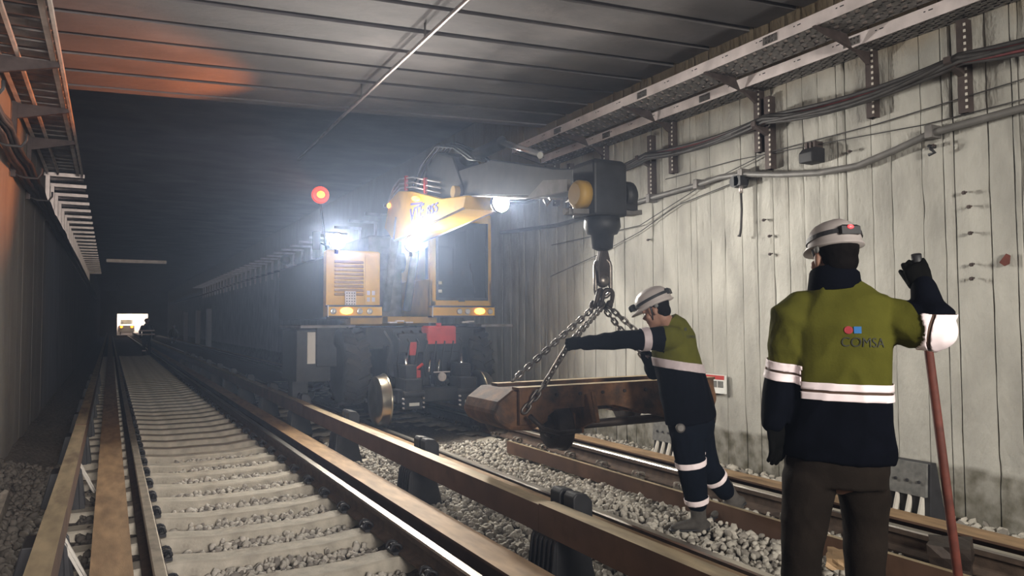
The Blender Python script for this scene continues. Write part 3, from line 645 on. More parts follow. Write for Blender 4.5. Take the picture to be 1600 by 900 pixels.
# hanging rail under the ceiling
hp = [(2.66, 3.2, 4.17), (2.68, 6, 4.17), (2.72, 9.6, 4.17), (2.76, 12.6, 4.15)]
t = thing('ceiling_rail', hp[0], 'thin steel rail hung lengthwise under the ceiling', 'ceiling rail')
obj('rail_bar', MB().tube(hp, .022, 6), 'galv', t)
for Y in (4.6, 6.7, 8.8): obj('hanger', MB().cyl((2.69, Y, 4.17), (2.69, Y, 4.40), .01, 6), 'galv_dark', t)
tag(obj('ceiling_fitting', MB().box((-.2, 40, 4.3), (2.4, 40.3, 4.45)), 'galv'), 'pale bar across the ceiling far down the dark tunnel', 'ceiling bar')

# ---------------------------------------------------------------- road-rail excavator
EX = thing('road_rail_excavator', (3.9, 10.6, 0), 'yellow road-rail excavator with bright work lamps standing on the right track', 'excavator')
def ex(name, mb, m, parent=None, bevel=0): return obj(name, mb, m, parent or EX, bevel=bevel)
# undercarriage
fr = MB(); fr.box((3.35, 9.75, .62), (4.5, 13.4, 1.05)); fr.box((3.1, 9.9, 1.0), (4.75, 10.6, 1.3)); fr.box((3.45, 9.55, .95), (4.4, 9.8, 1.22)); fr.box((2.55, 10.4, .75), (3.0, 11.5, 1.32)); fr.box((4.9, 10.6, .75), (5.3, 11.6, 1.3))
ex('chassis', fr, 'chassis', bevel=.015)
tp = MB(); tp.box((2.28, 10.2, 1.30), (3.05, 11.6, 1.335)); tp.box((4.78, 9.7, 1.30), (5.3, 11.4, 1.335)); ex('fender', tp, 'galv_dark')
b_ = MB(); b_.box((2.42, 10.39, .80), (2.53, 10.41, 1.24)); ex('pale_strip', b_, 'fin')
b_ = MB(); b_.box((2.28, 10.42, .55), (2.75, 11.4, 1.29), ch=.03); b_.box((2.33, 10.9, .2), (2.55, 11.2, .6)); ex('tool_box', b_, 'chassis')
def tyre(X, Y, w_=.34, r=.55, z=.76):
    mb = MB(); h = w_/2
    mb.lathe((X, Y, z), (1, 0, 0), [(-h*.75, r*.52), (-h, r*.62), (-h, r*.86), (-h*.8, r*.95), (h*.8, r*.95), (h, r*.86), (h, r*.62), (h*.75, r*.52)], 36)
    o = ex('tyre', mb, 'rubber')
    lg = MB(); n = 22
    for k in range(n):
        for s in (-1, 1):
            a = 2*PI*(k+.5*(s > 0))/n; R_ = Matrix.Rotation(a, 3, 'X')
            sk = Matrix.Rotation(s*.45, 3, 'Z')
            vs = []
            for xx, yy, zz in [(-.5,-.5,0),(.5,-.5,0),(.5,.5,0),(-.5,.5,0),(-.5,-.5,1),(.5,-.5,1),(.5,.5,1),(-.5,.5,1)]:
                p = sk @ Vector((xx*h*1.02, yy*.055, 0)); p = Vector((p.x+s*h*.5, p.y, r*.94+zz*r*.06)); p = R_ @ p; vs.append((p.x+X, p.y+Y, p.z+z))
            lg.add(vs, [(3,2,1,0),(0,1,5,4),(1,2,6,5),(2,3,7,6),(3,0,4,7),(4,5,6,7)])
    ex('tread_lugs', lg, 'rubber', o)['kind'] = 'stuff'
    ex('hub', MB().lathe((X, Y, z), (1, 0, 0), [(-h*.7, r*.5), (-h*.4, r*.2), (h*.4, r*.2), (h*.7, r*.5)], 20), 'yellow_dark', o)
for X, Y in ((2.96, 10.25), (4.83, 10.25), (2.96, 12.6), (4.83, 12.6)): tyre(X, Y)
def rwheel(X, s, Y):
    mb = MB(); z = .335
    # s=+1: flange towards +x (inside of the left rail)
    pr = [(-.065, .20), (-.065, .315), (-.055, .325), (.035, .335), (.045, .355), (.06, .362), (.07, .355), (.07, .22)]
    mb.lathe((X, Y, z), (s, 0, 0), [(d, r) for d, r in pr], 40)
    o = ex('rail_wheel', mb, 'steelwheel')
    ex('wheel_disc', MB().lathe((X, Y, z), (s, 0, 0), [(-.04, .22), (-.03, .09), (.09, .09), (.09, .05), (.04, .22)], 24), 'chassis', o)
for Y in (9.45, 13.5): rwheel(3.15, 1, Y); rwheel(4.655, -1, Y)
ax = MB(); ax.cyl((3.15, 9.45, .335), (4.66, 9.45, .335), .06, 12); ax.box((3.35, 9.30, .30), (4.45, 9.55, .48))
for x in (3.42, 4.22): ax.box((x, 9.2, .22), (x+.24, 9.6, .62)); ax.box((x+.04, 9.3, .6), (x+.2, 9.9, .8)); ax.cyl((x-.03, 9.22, .42), (x+.27, 9.22, .42), .05, 10)
for x in (3.62, 3.8, 4.0): ax.box((x, 9.55, .5), (x+.1, 9.75, 1.1))
ex('guide_axle', ax, 'chassis', bevel=.012)
for x in (3.52, 4.34): ex('hydraulic_rod', MB().cyl((x, 9.35, .60), (x+.01, 9.5, .92), .024, 10), 'chrome')
for x in (3.86, 4.0): ex('small_cylinder', MB().cyl((x, 9.48, .68), (x+.06, 9.56, .88), .018, 8), 'chrome')
for x in (3.44, 4.25): ex('number_plate', MB().box((x+.03, 9.185, .27), (x+.17, 9.2, .31)), 'white')
for x in (3.38, 3.66, 4.19, 4.47):
    b_ = MB()
    for z in (.25, .31, .37): b_.cyl((x, 9.19, z), (x, 9.15, z), .013, 8)
    ex('bolt_head', b_, 'galv')['kind'] = 'stuff'
ex('hook_plate', MB().cyl((4.02, 9.4, .62), (4.02, 9.37, .62), .06, 14).box((3.9, 9.38, .68), (4.14, 9.4, .695)), 'galv')
b_ = MB().box((3.86, 9.5, 1.07), (4.28, 9.75, 1.32), ch=.02); b_.cyl((4.06, 9.6, 1.3), (4.06, 9.6, 1.36), .04, 10); ex('red_tank', b_, 'red')
b_ = MB().box((3.60, 9.52, .92), (3.70, 9.6, 1.10)); b_.tube([(3.55, 9.45, .78), (3.66, 9.42, .74), (3.76, 9.45, .80)], .022, 8); b_.box((3.66, 9.42, .62), (3.72, 9.5, .72)); ex('red_coupling', b_, 'red')
for k in range(9):
    x = 3.3+.13*k; hs = MB().tube([(x, 9.7, 1.25), (x+.03, 9.5, 1.1), (x-.02, 9.5, .8), (x+.05, 9.6, .5)], .014, 6); ex('hose', hs, 'chassis')
for x, z in ((3.32, 1.36), (3.42, 1.38), (3.55, 1.36), (4.4, 1.36), (4.48, 1.37)): ex('bright_fitting', MB().box((x, 9.55, z), (x+.11, 9.62, z+.02)), 'galv')
# turntable and upper body
ex('turntable', MB().lathe((3.85, 11.3, 1.32), (0, 0, 1), [(0, .7), (.14, .7)], 32), 'yellow_dark')
ex('lower_lip', MB().box((2.9, 9.95, 1.35), (3.35, 10.2, 1.44)).box((3.45, 10.0, 1.36), (4.2, 10.2, 1.45)), 'yellow_dark')
up = MB(); up.box((2.55, 9.9, 1.45), (3.30, 10.05, 2.36), ch=.02); ex('engine_housing', up, 'yellow'); ex('side_cover', MB().box((2.6, 10.05, 1.42), (3.28, 13.3, 2.30), ch=.03), 'chassis')
for k in range(9): z = 1.74+.055*k; ex('grille_slat', MB().prism([(9.895, z), (9.865, z+.008), (9.895, z+.04)], 'x', 2.66, 3.06), 'yellow_dark')
ex('access_panel', MB().box((3.085, 9.885, 1.62), (3.26, 9.9, 2.32), ch=.004), 'yellow')
pl = MB().box((2.80, 9.86, 1.60), (2.95, 9.89, 1.80)); plo = ex('perforated_plate', pl, 'galv')
dots = MB()
for i in range(4):
    for j in range(5): dots.cyl((2.823+.035*i, 9.861, 1.625+.037*j), (2.823+.035*i, 9.856, 1.625+.037*j), .009, 6)
ex('hole_row', dots, 'chassis', plo)['kind'] = 'stuff'
sym = MB()
for i in range(2):
    for j in range(2): sym.box((3.11+.07*i, 9.88, 1.66+.09*j), (3.155+.07*i, 9.886, 1.72+.09*j))
ex('warning_label', sym, 'fin')
def bumper(x0, x1, lamps, am):
    o = ex('bumper_panel', MB().box((x0, 9.80, 1.46), (x1, 9.95, 1.60), ch=.01), 'yellow')
    ex('trim_band', MB().box((x0, 9.79, 1.585), (x1, 9.96, 1.61)).box((x0, 9.79, 1.44), (x1, 9.96, 1.465)), 'chassis', o)
    ex('edge_strip', MB().box((x0-.008, 9.78, 1.45), (x0+.004, 9.8, 1.60)), 'fin', o)
    for x in lamps: ex('headlight', MB().lathe((x, 9.80, 1.525), (0, -1, 0), [(0, .042), (.02, .042), (.028, .034), (.018, .01)], 16), 'lens', o)
    mb = MB(); mb.ell((am, 9.79, 1.53), (.088, .02, .048), seg=18, rings=8); ex('amber_indicator', mb, 'amber_glow', o)
bumper(2.55, 3.30, (2.62, 2.98, 3.12), 2.80)
bumper(4.05, 5.05, (4.47, 4.60, 4.97), 4.80)
# cab
x0, x1, y0, y1, z0, z1 = 4.05, 5.05, 9.9, 11.6, 1.45, 2.95
cabm = MB()
cabm.box((x0, y0, z0), (x1, y0+.06, z0+.24)); cabm.box((x0, y0, z0), (x0+.10, y0+.08, z1)); cabm.box((x1-.06, y0, z0), (x1, y0+.08, z1)); cabm.box((x0, y0, z1-.10), (x1, y1, z1+.04), ch=.02)
cabm.box((x0, y1-.08, z0), (x1, y1, z1)); cabm.box((x0, y0, z0), (x0+.05, y1, z0+.55)); cabm.box((x1-.05, y0, z0), (x1, y1, z0+.55)); cabm.box((x0, y0, z0), (x1, y1, z0+.05)); cabm.box((x0, y0+.8, z0), (x0+.05, y0+.88, z1)); cabm.box((x1-.05, y0+.8, z0), (x1, y0+.88, z1))
cab = ex('cab', cabm, 'yellow', bevel=.012)
ex('windscreen_frame', MB().box((x0+.10, y0-.01, z0+.24), (x1-.06, y0+.02, z0+.28)).box((x0+.10, y0-.01, z0+.24), (x0+.13, y0+.02, z1-.1)).box((x1-.10, y0-.01, z0+.24), (x1-.06, y0+.02, z1-.1)).box((4.50, y0-.015, z0+.2), (4.60, y0-.005, z0+.27)), 'chassis', cab)
ex('windscreen', MB().box((x0+.13, y0+.005, z0+.28), (x1-.10, y0+.012, z1-.1)), 'cabglass', cab)
ex('lower_ledge', MB().box((x0+.08, y0-.03, z0+.16), (x1-.04, y0, z0+.22)).box((x0+.1, y0-.035, z0+.19), (x0+.2, y0-.03, z0+.21)).box((x1-.2, y0-.035, z0+.19), (x1-.1, y0-.03, z0+.21)), 'yellow', cab)
ex('seat', MB().box((4.4, 10.5, 1.6), (4.85, 10.95, 1.95), ch=.05).box((4.42, 10.85, 1.9), (4.83, 11.0, 2.6), ch=.05), 'chassis', cab)
ex('console', MB().box((4.2, 10.2, 1.5), (4.35, 10.7, 1.95), ch=.02).box((4.9, 10.2, 1.5), (4.98, 10.7, 1.95), ch=.02), 'greyplate', cab)
for z in (1.80, 1.92): ex('control_sticker', MB().box((4.17, 9.895, z), (4.24, 9.90, z+.045)), 'white', cab)
ex('wiper', MB().box((4.72, 9.885, 1.8), (4.735, 9.895, 2.25), rot=Matrix.Rotation(-.2, 3, 'Y')), 'chassis', cab)
ex('cab_light', MB().box((4.46, 10.1, 2.09), (4.50, 10.12, 2.13)).box((4.66, 10.1, 2.08), (4.675, 10.12, 2.14)), 'amber_glow', cab)
# boom foot and folded dark steelwork between housing and cab
bf_ = MB(); bf_.box((3.42, 10.8, 1.45), (3.95, 12.2, 2.7), ch=.04); bf_.cyl((3.4, 10.9, 2.3), (4.0, 10.9, 2.3), .16, 16); ex('boom_foot', bf_, 'galv_dark')
for x in (3.52, 3.85): ex('boom_cylinder', MB().cyl((x, 10.3, 1.55), (x, 9.9, 2.55), .06, 12).cyl((x, 9.9, 2.5), (x, 9.8, 2.85), .035, 10), 'galv_dark')
# boom: a gooseneck plate box whose left side carries the lettering
bx0, bx1 = 3.50, 3.92
prof = [(9.35, 2.55), (7.55, 2.66), (7.48, 2.80), (8.2, 2.87), (9.2, 3.12), (9.7, 3.20), (10.1, 3.12), (10.3, 2.75), (9.9, 2.52)]
bmx = ex('boom', MB().prism(prof, 'x', bx0, bx1), 'yellow', bevel=.012)
for x in (bx0, bx1): ex('flange_edge', MB().tube([(x, 9.9, 2.52), (x, 9.35, 2.55), (x, 7.55, 2.66)], .014, 6), 'galv', bmx)
for k, dz in enumerate((.03, .09, .16)):
    ex('boom_pipe', MB().tube([(3.52, 10.2, 2.95+dz), (3.52, 9.95, 3.14+dz), (3.52, 9.7, 3.21+dz), (3.52, 9.2, 3.15+dz), (3.54, 8.3, 2.93+dz)], .012, 6), 'galv', bmx)
for y, z in ((9.45, 3.17), (8.75, 3.02)): ex('pipe_clip', MB().box((3.5, y-.02, z), (3.54, y+.02, z+.2)), 'red', bmx)
def ex_text(s, loc, size, shear=.2, sx=1., off=.0):
    cu = bpy.data.curves.new('lettering', 'FONT'); cu.body = s; cu.size = size; cu.extrude = .004; cu.shear = shear; cu.offset = off; cu.resolution_u = 6
    tmp = bpy.data.objects.new('tmp', cu); C.objects.link(tmp); dg = bpy.context.evaluated_depsgraph_get()
    me = bpy.data.meshes.new_from_object(tmp.evaluated_get(dg)); bpy.data.objects.remove(tmp); return me
def place_text(s, p0, xdir, zdir, size, m, parent, shear=.2, width=None):
    me = ex_text(s, None, size, shear, off=.004); X_ = Vector(xdir).normalized(); Z_ = Vector(zdir).normalized(); N_ = X_.cross(Z_)
    xs_ = [v.co.x for v in me.vertices]; k = (width/(max(xs_)-min(xs_))) if width else 1
    q = origin(parent)
    for v in me.vertices: v.co = Vector(p0)-q+X_*v.co.x*k+Z_*v.co.y+N_*v.co.z
    me.materials.clear(); o = link('lettering', me, m, parent); return o
place_text('VTE', (bx0-.004, 9.27, 2.70), (0, -1, .03), (0, .05, 1), .26, 'blue', bmx, .25, .50)
place_text('855', (bx0-.004, 8.66, 2.72), (0, -1, .0), (0, .05, 1), .17, 'blue', bmx, .2, .38)
ex('logo_bar', MB().box((bx0-.004, 8.80, 2.91), (bx0, 9.22, 2.94), rot=Matrix.Rotation(.1, 3, 'X')), 'blue', bmx)
ex('side_marker', MB().ell((bx0-.015, 9.0, 2.985), (.02, .15, .035), Matrix.Rotation(.2, 3, 'X')), 'marker_glow', bmx)
ex('side_marker', MB().ell((bx0-.01, 10.08, 3.05), (.02, .05, .035)), 'marker_glow', bmx)
# stick towards the load
stp = [(7.95, 2.88), (6.0, 2.57), (5.25, 2.52), (5.25, 2.70), (5.7, 2.78), (7.0, 3.12), (7.9, 3.16)]
stk = ex('stick', MB().prism(stp, 'x', 3.58, 3.84), 'chassis', bevel=.012)
for x in (3.58, 3.84): ex('flange_edge', MB().tube([(x, 7.9, 2.865), (x, 6.0, 2.565)], .011, 6), 'galv', stk)
ex('stick_cylinder', MB().cyl((3.71, 8.6, 3.30), (3.71, 7.0, 3.32), .07, 14), 'chassis', stk)
ex('cylinder_rod', MB().cyl((3.71, 7.0, 3.32), (3.71, 6.2, 3.02), .035, 12), 'chrome', stk)
ex('knuckle_link', MB().prism([(9.0, 3.0), (8.9, 3.32), (8.5, 3.52), (8.0, 3.36), (7.7, 2.95), (7.7, 2.72), (8.1, 2.75)], 'x', 3.57, 3.9), 'chassis', bmx, bevel=.03)
ex('pivot_pin', MB().cyl((3.5, 7.85, 2.9), (3.95, 7.85, 2.9), .07, 14), 'yellow_dark', bmx)
for k in range(5):
    x = 3.56+.07*k; ex('loop_hose', MB().tube([(x, 9.3, 3.2), (x-.02, 8.95, 3.42+.03*k), (x, 8.5, 3.58+.02*k), (x+.02, 8.0, 3.46), (x, 7.5, 3.22), (x, 7.1, 3.12)], .014, 6), 'chassis', bmx)
for p, h_ in (((3.771, 8.900, 2.980), .50), ((3.856, 8.800, 3.327), .28)):
    p = Vector(p); ex('hose_post', MB().cyl(p, p+V(0, 0, h_), .012, 6).cyl(p+V(0, 0, h_), p+V(-.0, -.05, h_+.02), .022, 8), 'galv', bmx)
for a_, b__ in (((3.791, 8.000, 2.989), (3.898, 7.500, 2.932)), ((3.808, 8.000, 2.920), (3.889, 7.500, 2.864)), ((3.913, 8.000, 3.164), (3.951, 7.600, 3.119)), ((4.029, 8.200, 3.501), (4.071, 8.000, 3.472))):
    ex('stick_pipe', MB().tube([a_, b__], .016, 6), 'galv', stk)
ex('hose_end', MB().tube([(3.773, 6.300, 2.634), (3.741, 6.100, 2.601), (3.708, 6.000, 2.540), (3.664, 6.000, 2.487), (3.689, 6.100, 2.560)], .010, 6), 'galv', stk)
# rotator block with hook at the tip of the stick
rb = MB(); rb.box((3.50, 4.98, 2.26), (3.84, 5.32, 2.74), ch=.03); rot = ex('rotator_block', rb, 'chassis', bevel=.02)
for x in (3.44, 3.88): ex('link_plate', MB().prism([(6.02, 2.535), (5.3, 2.50), (5.3, 2.60), (5.7, 2.66)], 'x', x, x+.035), 'galv_dark', rot)
ex('side_motor', MB().lathe((3.86, 5.12, 2.46), (1, 0, 0), [(0, .13), (.10, .13), (.13, .10)], 18).box((3.84, 5.02, 2.33), (3.98, 5.24, 2.45)), 'chassis', rot)
ex('tilt_motor', MB().lathe((3.50, 5.12, 2.44), (-1, 0, 0), [(0, .12), (.08, .12), (.11, .09)], 18), 'yellow_dark', rot)
ex('lower_plate', MB().box((3.34, 5.06, 2.285), (4.06, 5.20, 2.325), rot=Matrix.Rotation(-.05, 3, 'Y')).cyl((3.33, 5.13, 2.29), (3.30, 5.13, 2.29), .03, 8), 'galv_dark', rot)
ex('neck', MB().lathe((3.69, 5.14, 2.28), (0, 0, -1), [(0, .15), (.10, .16), (.16, .13), (.17, .10), (.28, .09), (.30, .05)], 20), 'chassis', rot)
hk = MB().prism([(3.66, 1.98), (3.73, 1.98), (3.77, 1.84), (3.74, 1.70), (3.69, 1.66), (3.63, 1.70), (3.62, 1.84)], 'y', 5.11, 5.17)
hook = ex('hook', hk, 'irondark', rot, bevel=.01)
ex('hook_eye', MB().ell((3.69, 5.14, 1.72), (.062, .05, .06)), 'chain', hook)
# antennas, mirror, guard rails on the roof
ex('roof_rail', MB().tube([(4.1, 10.0, 3.0), (4.1, 10.0, 3.18), (4.1, 11.4, 3.18), (4.1, 11.4, 3.0)], .015, 6), 'galv')
ex('mirror', MB().box((2.36, 9.86, 2.35), (2.46, 9.9, 2.6), ch=.01).cyl((2.46, 9.9, 2.45), (2.6, 9.95, 2.4), .012, 6), 'chassis')
# beacon on its mast and work lamps
bp = Vector((2.46, 9.85, 3.09))
bo = ex('beacon', MB().lathe(bp+V(0, .06, 0), (-.1, -1, 0), [(0, .07), (.02, .115), (.06, .115), (.075, .10)], 24), 'beacon_red')
ex('bulb_lens', MB().ell(bp+V(-.006, -.02, 0), (.055, .04, .048)), 'beacon_glow', bo)
ex('beacon_mast', MB().cyl((2.6, 10.05, 2.3), (2.46, 9.92, 3.02), .016, 8).cyl(bp+V(0, .06, -.12), bp+V(0, .06, .0), .02, 8), 'chassis', bo)
def lamp_light(name, p, target, power, ang, col, r=.06, blend=.6):
    l = bpy.data.lights.new(name, 'SPOT'); l.energy = power; l.spot_size = math.radians(ang); l.spot_blend = blend; l.color = col; l.shadow_soft_size = r
    o = bpy.data.objects.new(name, l); C.objects.link(o); q = origin(EX); o.parent = EX; o.location = Vector(p)-q
    o.rotation_euler = (Vector(target)-Vector(p)).to_track_quat('-Z', 'Y').to_euler(); return o
_l = bpy.data.lights.new('beacon_light', 'SPOT'); _l.spot_size = math.radians(76); _l.spot_blend = .7; _l.energy = BEACON; _l.color = (1, .26, .06); _l.shadow_soft_size = .07
_o = bpy.data.objects.new('beacon_light', _l); C.objects.link(_o); _o.parent = EX; _o.location = bp+V(-.06, -.12, .04)-origin(EX); _o.rotation_euler = (Vector((-1.0, 9.0, 4.05))-bp).to_track_quat('-Z', 'Y').to_euler()
WL = [((2.66, 9.74, 2.46), (2.2, 3.0, .0), LAMP), ((3.490, 9.120, 2.405), (4.0, 3.0, .6), LAMP), ((3.850, 7.300, 2.713), (5.9, 1.4, 1.7), LAMP3)]
for i, (p, t, e) in enumerate(WL):
    p = Vector(p); d = (Vector(t)-p).normalized()
    h = ex('work_lamp', MB().lathe(p+V(0, .09, 0), (0, -1, 0), [(0, .06), (.02, .105), (.085, .115), (.09, .105)], 18), 'chassis', bevel=0)
    ex('lens', MB().lathe(p+V(0, -.001, 0), (0, -1, 0), [(0, .102), (.012, .09)], 18), 'lamp', h)
    ex('lamp_bracket', MB().box(p+V(-.02, .05, -.16 if i != 2 else .05), p+V(.02, .08, -.05 if i != 2 else .2)), 'chassis', h)
    lamp_light('work_light', p+V(0, -.05, 0), t, e, 160 if i < 2 else 100, (1, .96, .89), .1, .5 if i < 2 else .8)

# unseen rear lamps added to the excavator as cool fill for the far tunnel
for x in (2.75, 4.9):
    p = Vector((x, 13.45, 2.5)); h = ex('rear_fill_lamp', MB().lathe(p, (0, 1, 0), [(0, .05), (.08, .09), (.085, .08)], 16), 'chassis')
    ex('lens', MB().lathe(p+V(0, .086, 0), (0, 1, 0), [(0, .075), (.005, .07)], 16), 'lens', h)
    lamp_light('rear_fill_light', p+V(0, .14, 0), (2.0, 40, -1.0), REAR_FILL, 150, (.42, .62, 1), .08, .5)

# ---------------------------------------------------------------- rail trolley hung in the chains
TR = thing('rail_trolley', (3.77, 5.2, .4), 'rusty rail trolley with twin cross beams hanging from the chains', 'trolley')
def tr_(name, mb, m, parent=None, bevel=0): return obj(name, mb, m, parent or TR, bevel=bevel)
def beam(y, x0, x1, zt):
    # channel beam across the track: shallow in the middle, deep at both ends
    n = 18; mb = MB(); L_ = x1-x0; top = []; bot = []
    for k in range(n+1):
        s = k/n; x = x0+L_*s; e = min(s, 1-s)
        d = .165+.16*max(0, min(1, (x-3.5)/.6)); d += .10*max(0, min(1, (2.92-x)/.1))
        top.append((x, zt)); bot.append((x, zt-d))
    mb.prism(top+bot[::-1], 'y', y-.012, y+.012, 0)
    o = tr_('cross_beam', mb, 'iron')
    f = MB().box((x0-.01, y-.02, zt-.012), (x1+.01, y+.085, zt+.008)); f.m[-1] = 1
    tr_('top_flange', f, ['iron', 'irontop'], o)
    b = MB()
    for k in range(9): s = (k+.5)/9; b.cyl((x0+L_*s, y-.012, zt-.06), (x0+L_*s, y-.026, zt-.06), .014, 6)
    tr_('rivet_row', b, 'irondark', o)['kind'] = 'stuff'
beam(4.74, 2.64, 4.54, .885); beam(5.16, 2.68, 4.56, .885)
for x in (2.9, 3.7, 4.4): tr_('spacer', MB().box((x, 4.75, .76), (x+.06, 5.17, .86)), 'irondark')
for s, X in ((-1, 3.07), (1, 4.55)):
    sf = MB(); sf.prism([(4.62, .62), (4.70, .82), (5.3, .78), (5.9, .70), (6.12, .60), (6.0, .50), (5.4, .52), (4.9, .50)], 'x', X-s*.16-.02, X-s*.16+.02)
    sf.prism([(4.66, .60), (4.72, .84), (5.0, .84), (5.0, .56)], 'x', X-s*.22-.02, X-s*.22+.02)
    tr_('side_frame', sf, 'iron', bevel=.01)
    for y in (4.93, 5.93):
        mb = MB().lathe((X, y, .553), (-s, 0, 0), [(-.055, .09), (-.06, .155), (-.05, .165), (.035, .170), (.045, .190), (.062, .190), (.066, .09)], 28)
        o = tr_('wheel', mb, 'irondark')
        tr_('hub_cap', MB().lathe((X, y, .553), (s, 0, 0), [(.04, .09), (.075, .075), (.10, .05), (.12, .045)], 18), 'irondark', o)
        bx = MB().box((X-s*.17-.05, y-.075, .50), (X-s*.17+.05, y+.075, .66), ch=.012); tr_('axle_box', bx, 'iron')
    for k in range(5): sp_ = MB().box((X-s*.16-.03, 5.12+.02*k, .64+.018*k), (X-s*.16+.03, 5.74-.02*k, .655+.018*k)); tr_('leaf_spring', sp_, 'irondark')
for y in (4.93, 5.93): tr_('axle', MB().cyl((3.07, y, .553), (4.55, y, .553), .035, 12), 'irondark')
nose = MB().prism([(2.46, .70), (2.50, .79), (2.62, .87), (2.90, .87), (2.93, .62), (2.78, .56), (2.60, .575), (2.50, .63)], 'y', 4.78, 5.35); tr_('end_casting', nose, 'iron', bevel=.03)
tr_('end_casting', MB().prism([(4.66, .70), (4.62, .84), (4.4, .87), (4.3, .86), (4.3, .60), (4.5, .58), (4.62, .60)], 'y', 4.80, 5.35), 'iron', bevel=.03)
tr_('drag_bar', MB().tube([(2.66, 4.62, .70), (2.76, 4.6, .60), (2.9, 4.6, .56), (3.1, 4.62, .56)], .018, 8), 'irondark')
for x in (3.55, 3.68): tr_('shackle', MB().tube([(x, 5.3, .80), (x-.03, 5.3, .72), (x, 5.3, .66), (x+.04, 5.3, .70), (x+.03, 5.3, .80)], .014, 8), 'chain')

# ---------------------------------------------------------------- chain sling
SL = thing('chain_sling', (3.69, 5.14, 1.5), 'four legged steel chain sling hanging from the hook to the trolley', 'chain sling')
def link_mesh(h, w_, r, name):
    pts = [];
    for k in range(7): a = -PI/2+PI*k/6; pts.append((w_*math.sin(a+PI/2)*0+w_*math.cos(a+PI/2), h+w_*math.sin(a+PI/2)))
    path = [(w_*math.cos(PI*k/6), h+w_*math.sin(PI*k/6)) for k in range(7)]+[(w_*math.cos(PI+PI*k/6), -h+w_*math.sin(PI+PI*k/6)) for k in range(7)]
    n = len(path); mb = MB(); vs = []; fs = []; seg = 6
    for i, (x, z) in enumerate(path):
        c_ = Vector((0, 0, h if z > 0 else -h)); q = Vector((x, 0, z)); o_ = (q-c_).normalized()
        for k in range(seg): a = 2*PI*k/seg; vs.append(q+o_*r*math.cos(a)+Vector((0, r*math.sin(a), 0)))
    for i in range(n):
        for k in range(seg): a, b = i*seg+k, i*seg+(k+1) % seg; a2, b2 = ((i+1) % n)*seg+k, ((i+1) % n)*seg+(k+1) % seg; fs.append((a, b, b2, a2))
    mb.add(vs, [f[::-1] for f in fs], 0, True); return mb.mesh(name)
PITCH = .052; LM = link_mesh(.0185, .0185, .0082, 'chain_link'); LM.materials.append(M['chain'])
def chain_leg(pts):
    leg = bpy.data.objects.new('chain_leg', None); C.objects.link(leg); leg.parent = SL; q = origin(SL); i = 0
    for a, b in zip(pts[:-1], pts[1:]):
        a = Vector(a); b = Vector(b); d = b-a; n = max(1, round(d.length/PITCH)); t = d.normalized()
        R0 = t.to_track_quat('Z', 'Y').to_matrix()
        for k in range(n):
            o = bpy.data.objects.new('chain_link', LM); C.objects.link(o); o.parent = leg
            o.matrix_local = Matrix.Translation(a+d*((k+.5)/n)-q) @ (R0 @ Matrix.Rotation(PI/2*(i % 2)+.5+rnd.uniform(-.15, .15), 3, 'Z')).to_4x4() @ Matrix.Scale(d.length/n/PITCH, 4); i += 1
apex = Vector((3.67, 5.14, 1.50))
chain_leg([apex+V(-.03, .05, 0), (2.84, 5.2, .90)])
chain_leg([apex+V(-.02, -.05, 0), (2.93, 4.52, 1.20), (2.80, 4.66, .90), (2.66, 4.70, .72)])
chain_leg([apex+V(.05, .05, 0), (4.28, 5.17, .91)])
chain_leg([apex+V(.04, -.05, 0), (4.28, 4.78, .92)])
ml = link_mesh(.10, .065, .019, 'master_link'); o = link('master_link', ml, 'chain', SL); o.location = (0, 0, .245); o.rotation_euler = (0, 0, -.45)
for dx, dy, rz in ((-.035, .01, .6), (.03, -.02, -.2)):
    me = link_mesh(.03, .045, .021, 'coupling_ring'); o = link('coupling_ring', me, 'irondark', SL); o.location = (dx, dy, .07); o.rotation_euler = (.2, .1, rz)
tr2 = MB()
for dx, dy in ((-.06, .05), (-.05, -.05), (.04, .05), (.04, -.05)): tr2.ell((3.68+dx, 5.14+dy, 1.515), (.032, .03, .04), seg=10, rings=6)
obj('shackle_cluster', tr2, 'irondark', SL)

# ---------------------------------------------------------------- figures
def remesh(mb, voxel, smooth=4, wr=0., wf=9., wst=(1, 1, .5)):
    me = mb.mesh('tmp'); o = bpy.data.objects.new('tmp', me); C.objects.link(o)
    r = o.modifiers.new('r', 'REMESH'); r.mode = 'VOXEL'; r.voxel_size = voxel; r.use_smooth_shade = True
    if smooth: s = o.modifiers.new('s', 'SMOOTH'); s.factor = .5; s.iterations = smooth
    dg = bpy.context.evaluated_depsgraph_get(); out = bpy.data.meshes.new_from_object(o.evaluated_get(dg)); bpy.data.objects.remove(o); bpy.data.meshes.remove(me)
    if wr:
        ns = [v.normal.copy() for v in out.vertices]
        for v, n in zip(out.vertices, ns):
            p = Vector((v.co.x*wf*wst[0], v.co.y*wf*wst[1], v.co.z*wf*wst[2]))
            h = noise.noise(p+Vector((noise.noise(p*.7), 0, noise.noise(p*.6+Vector((9, 2, 1))))))
            h = (1-abs(h)*2.6)*.7+.6*noise.noise(p*.5+Vector((3, 1, 7)))
            v.co += n*h*wr
        out.update()
    out.materials.clear(); return out
def cut(me, cuts):
    """cuts: (region(co) -> bool, point, normal); the mesh is bisected only inside its region"""
    b = bmesh.new(); b.from_mesh(me)
    for reg, co, no in cuts:
        fs = [f for f in b.faces if reg(f.calc_center_median())]
        gv = set(); ge = set()
        for f in fs: gv.update(f.verts); ge.update(f.edges)
        bmesh.ops.bisect_plane(b, geom=list(gv)+list(ge)+fs, plane_co=co, plane_no=no, dist=1e-5)
    b.to_mesh(me); b.free(); me.update(); return me
def dress(name, parent, me, mats, cls):
    for p in me.polygons: p.material_index = cls(p.center); p.use_smooth = True
    return link(name, me, mats, parent)
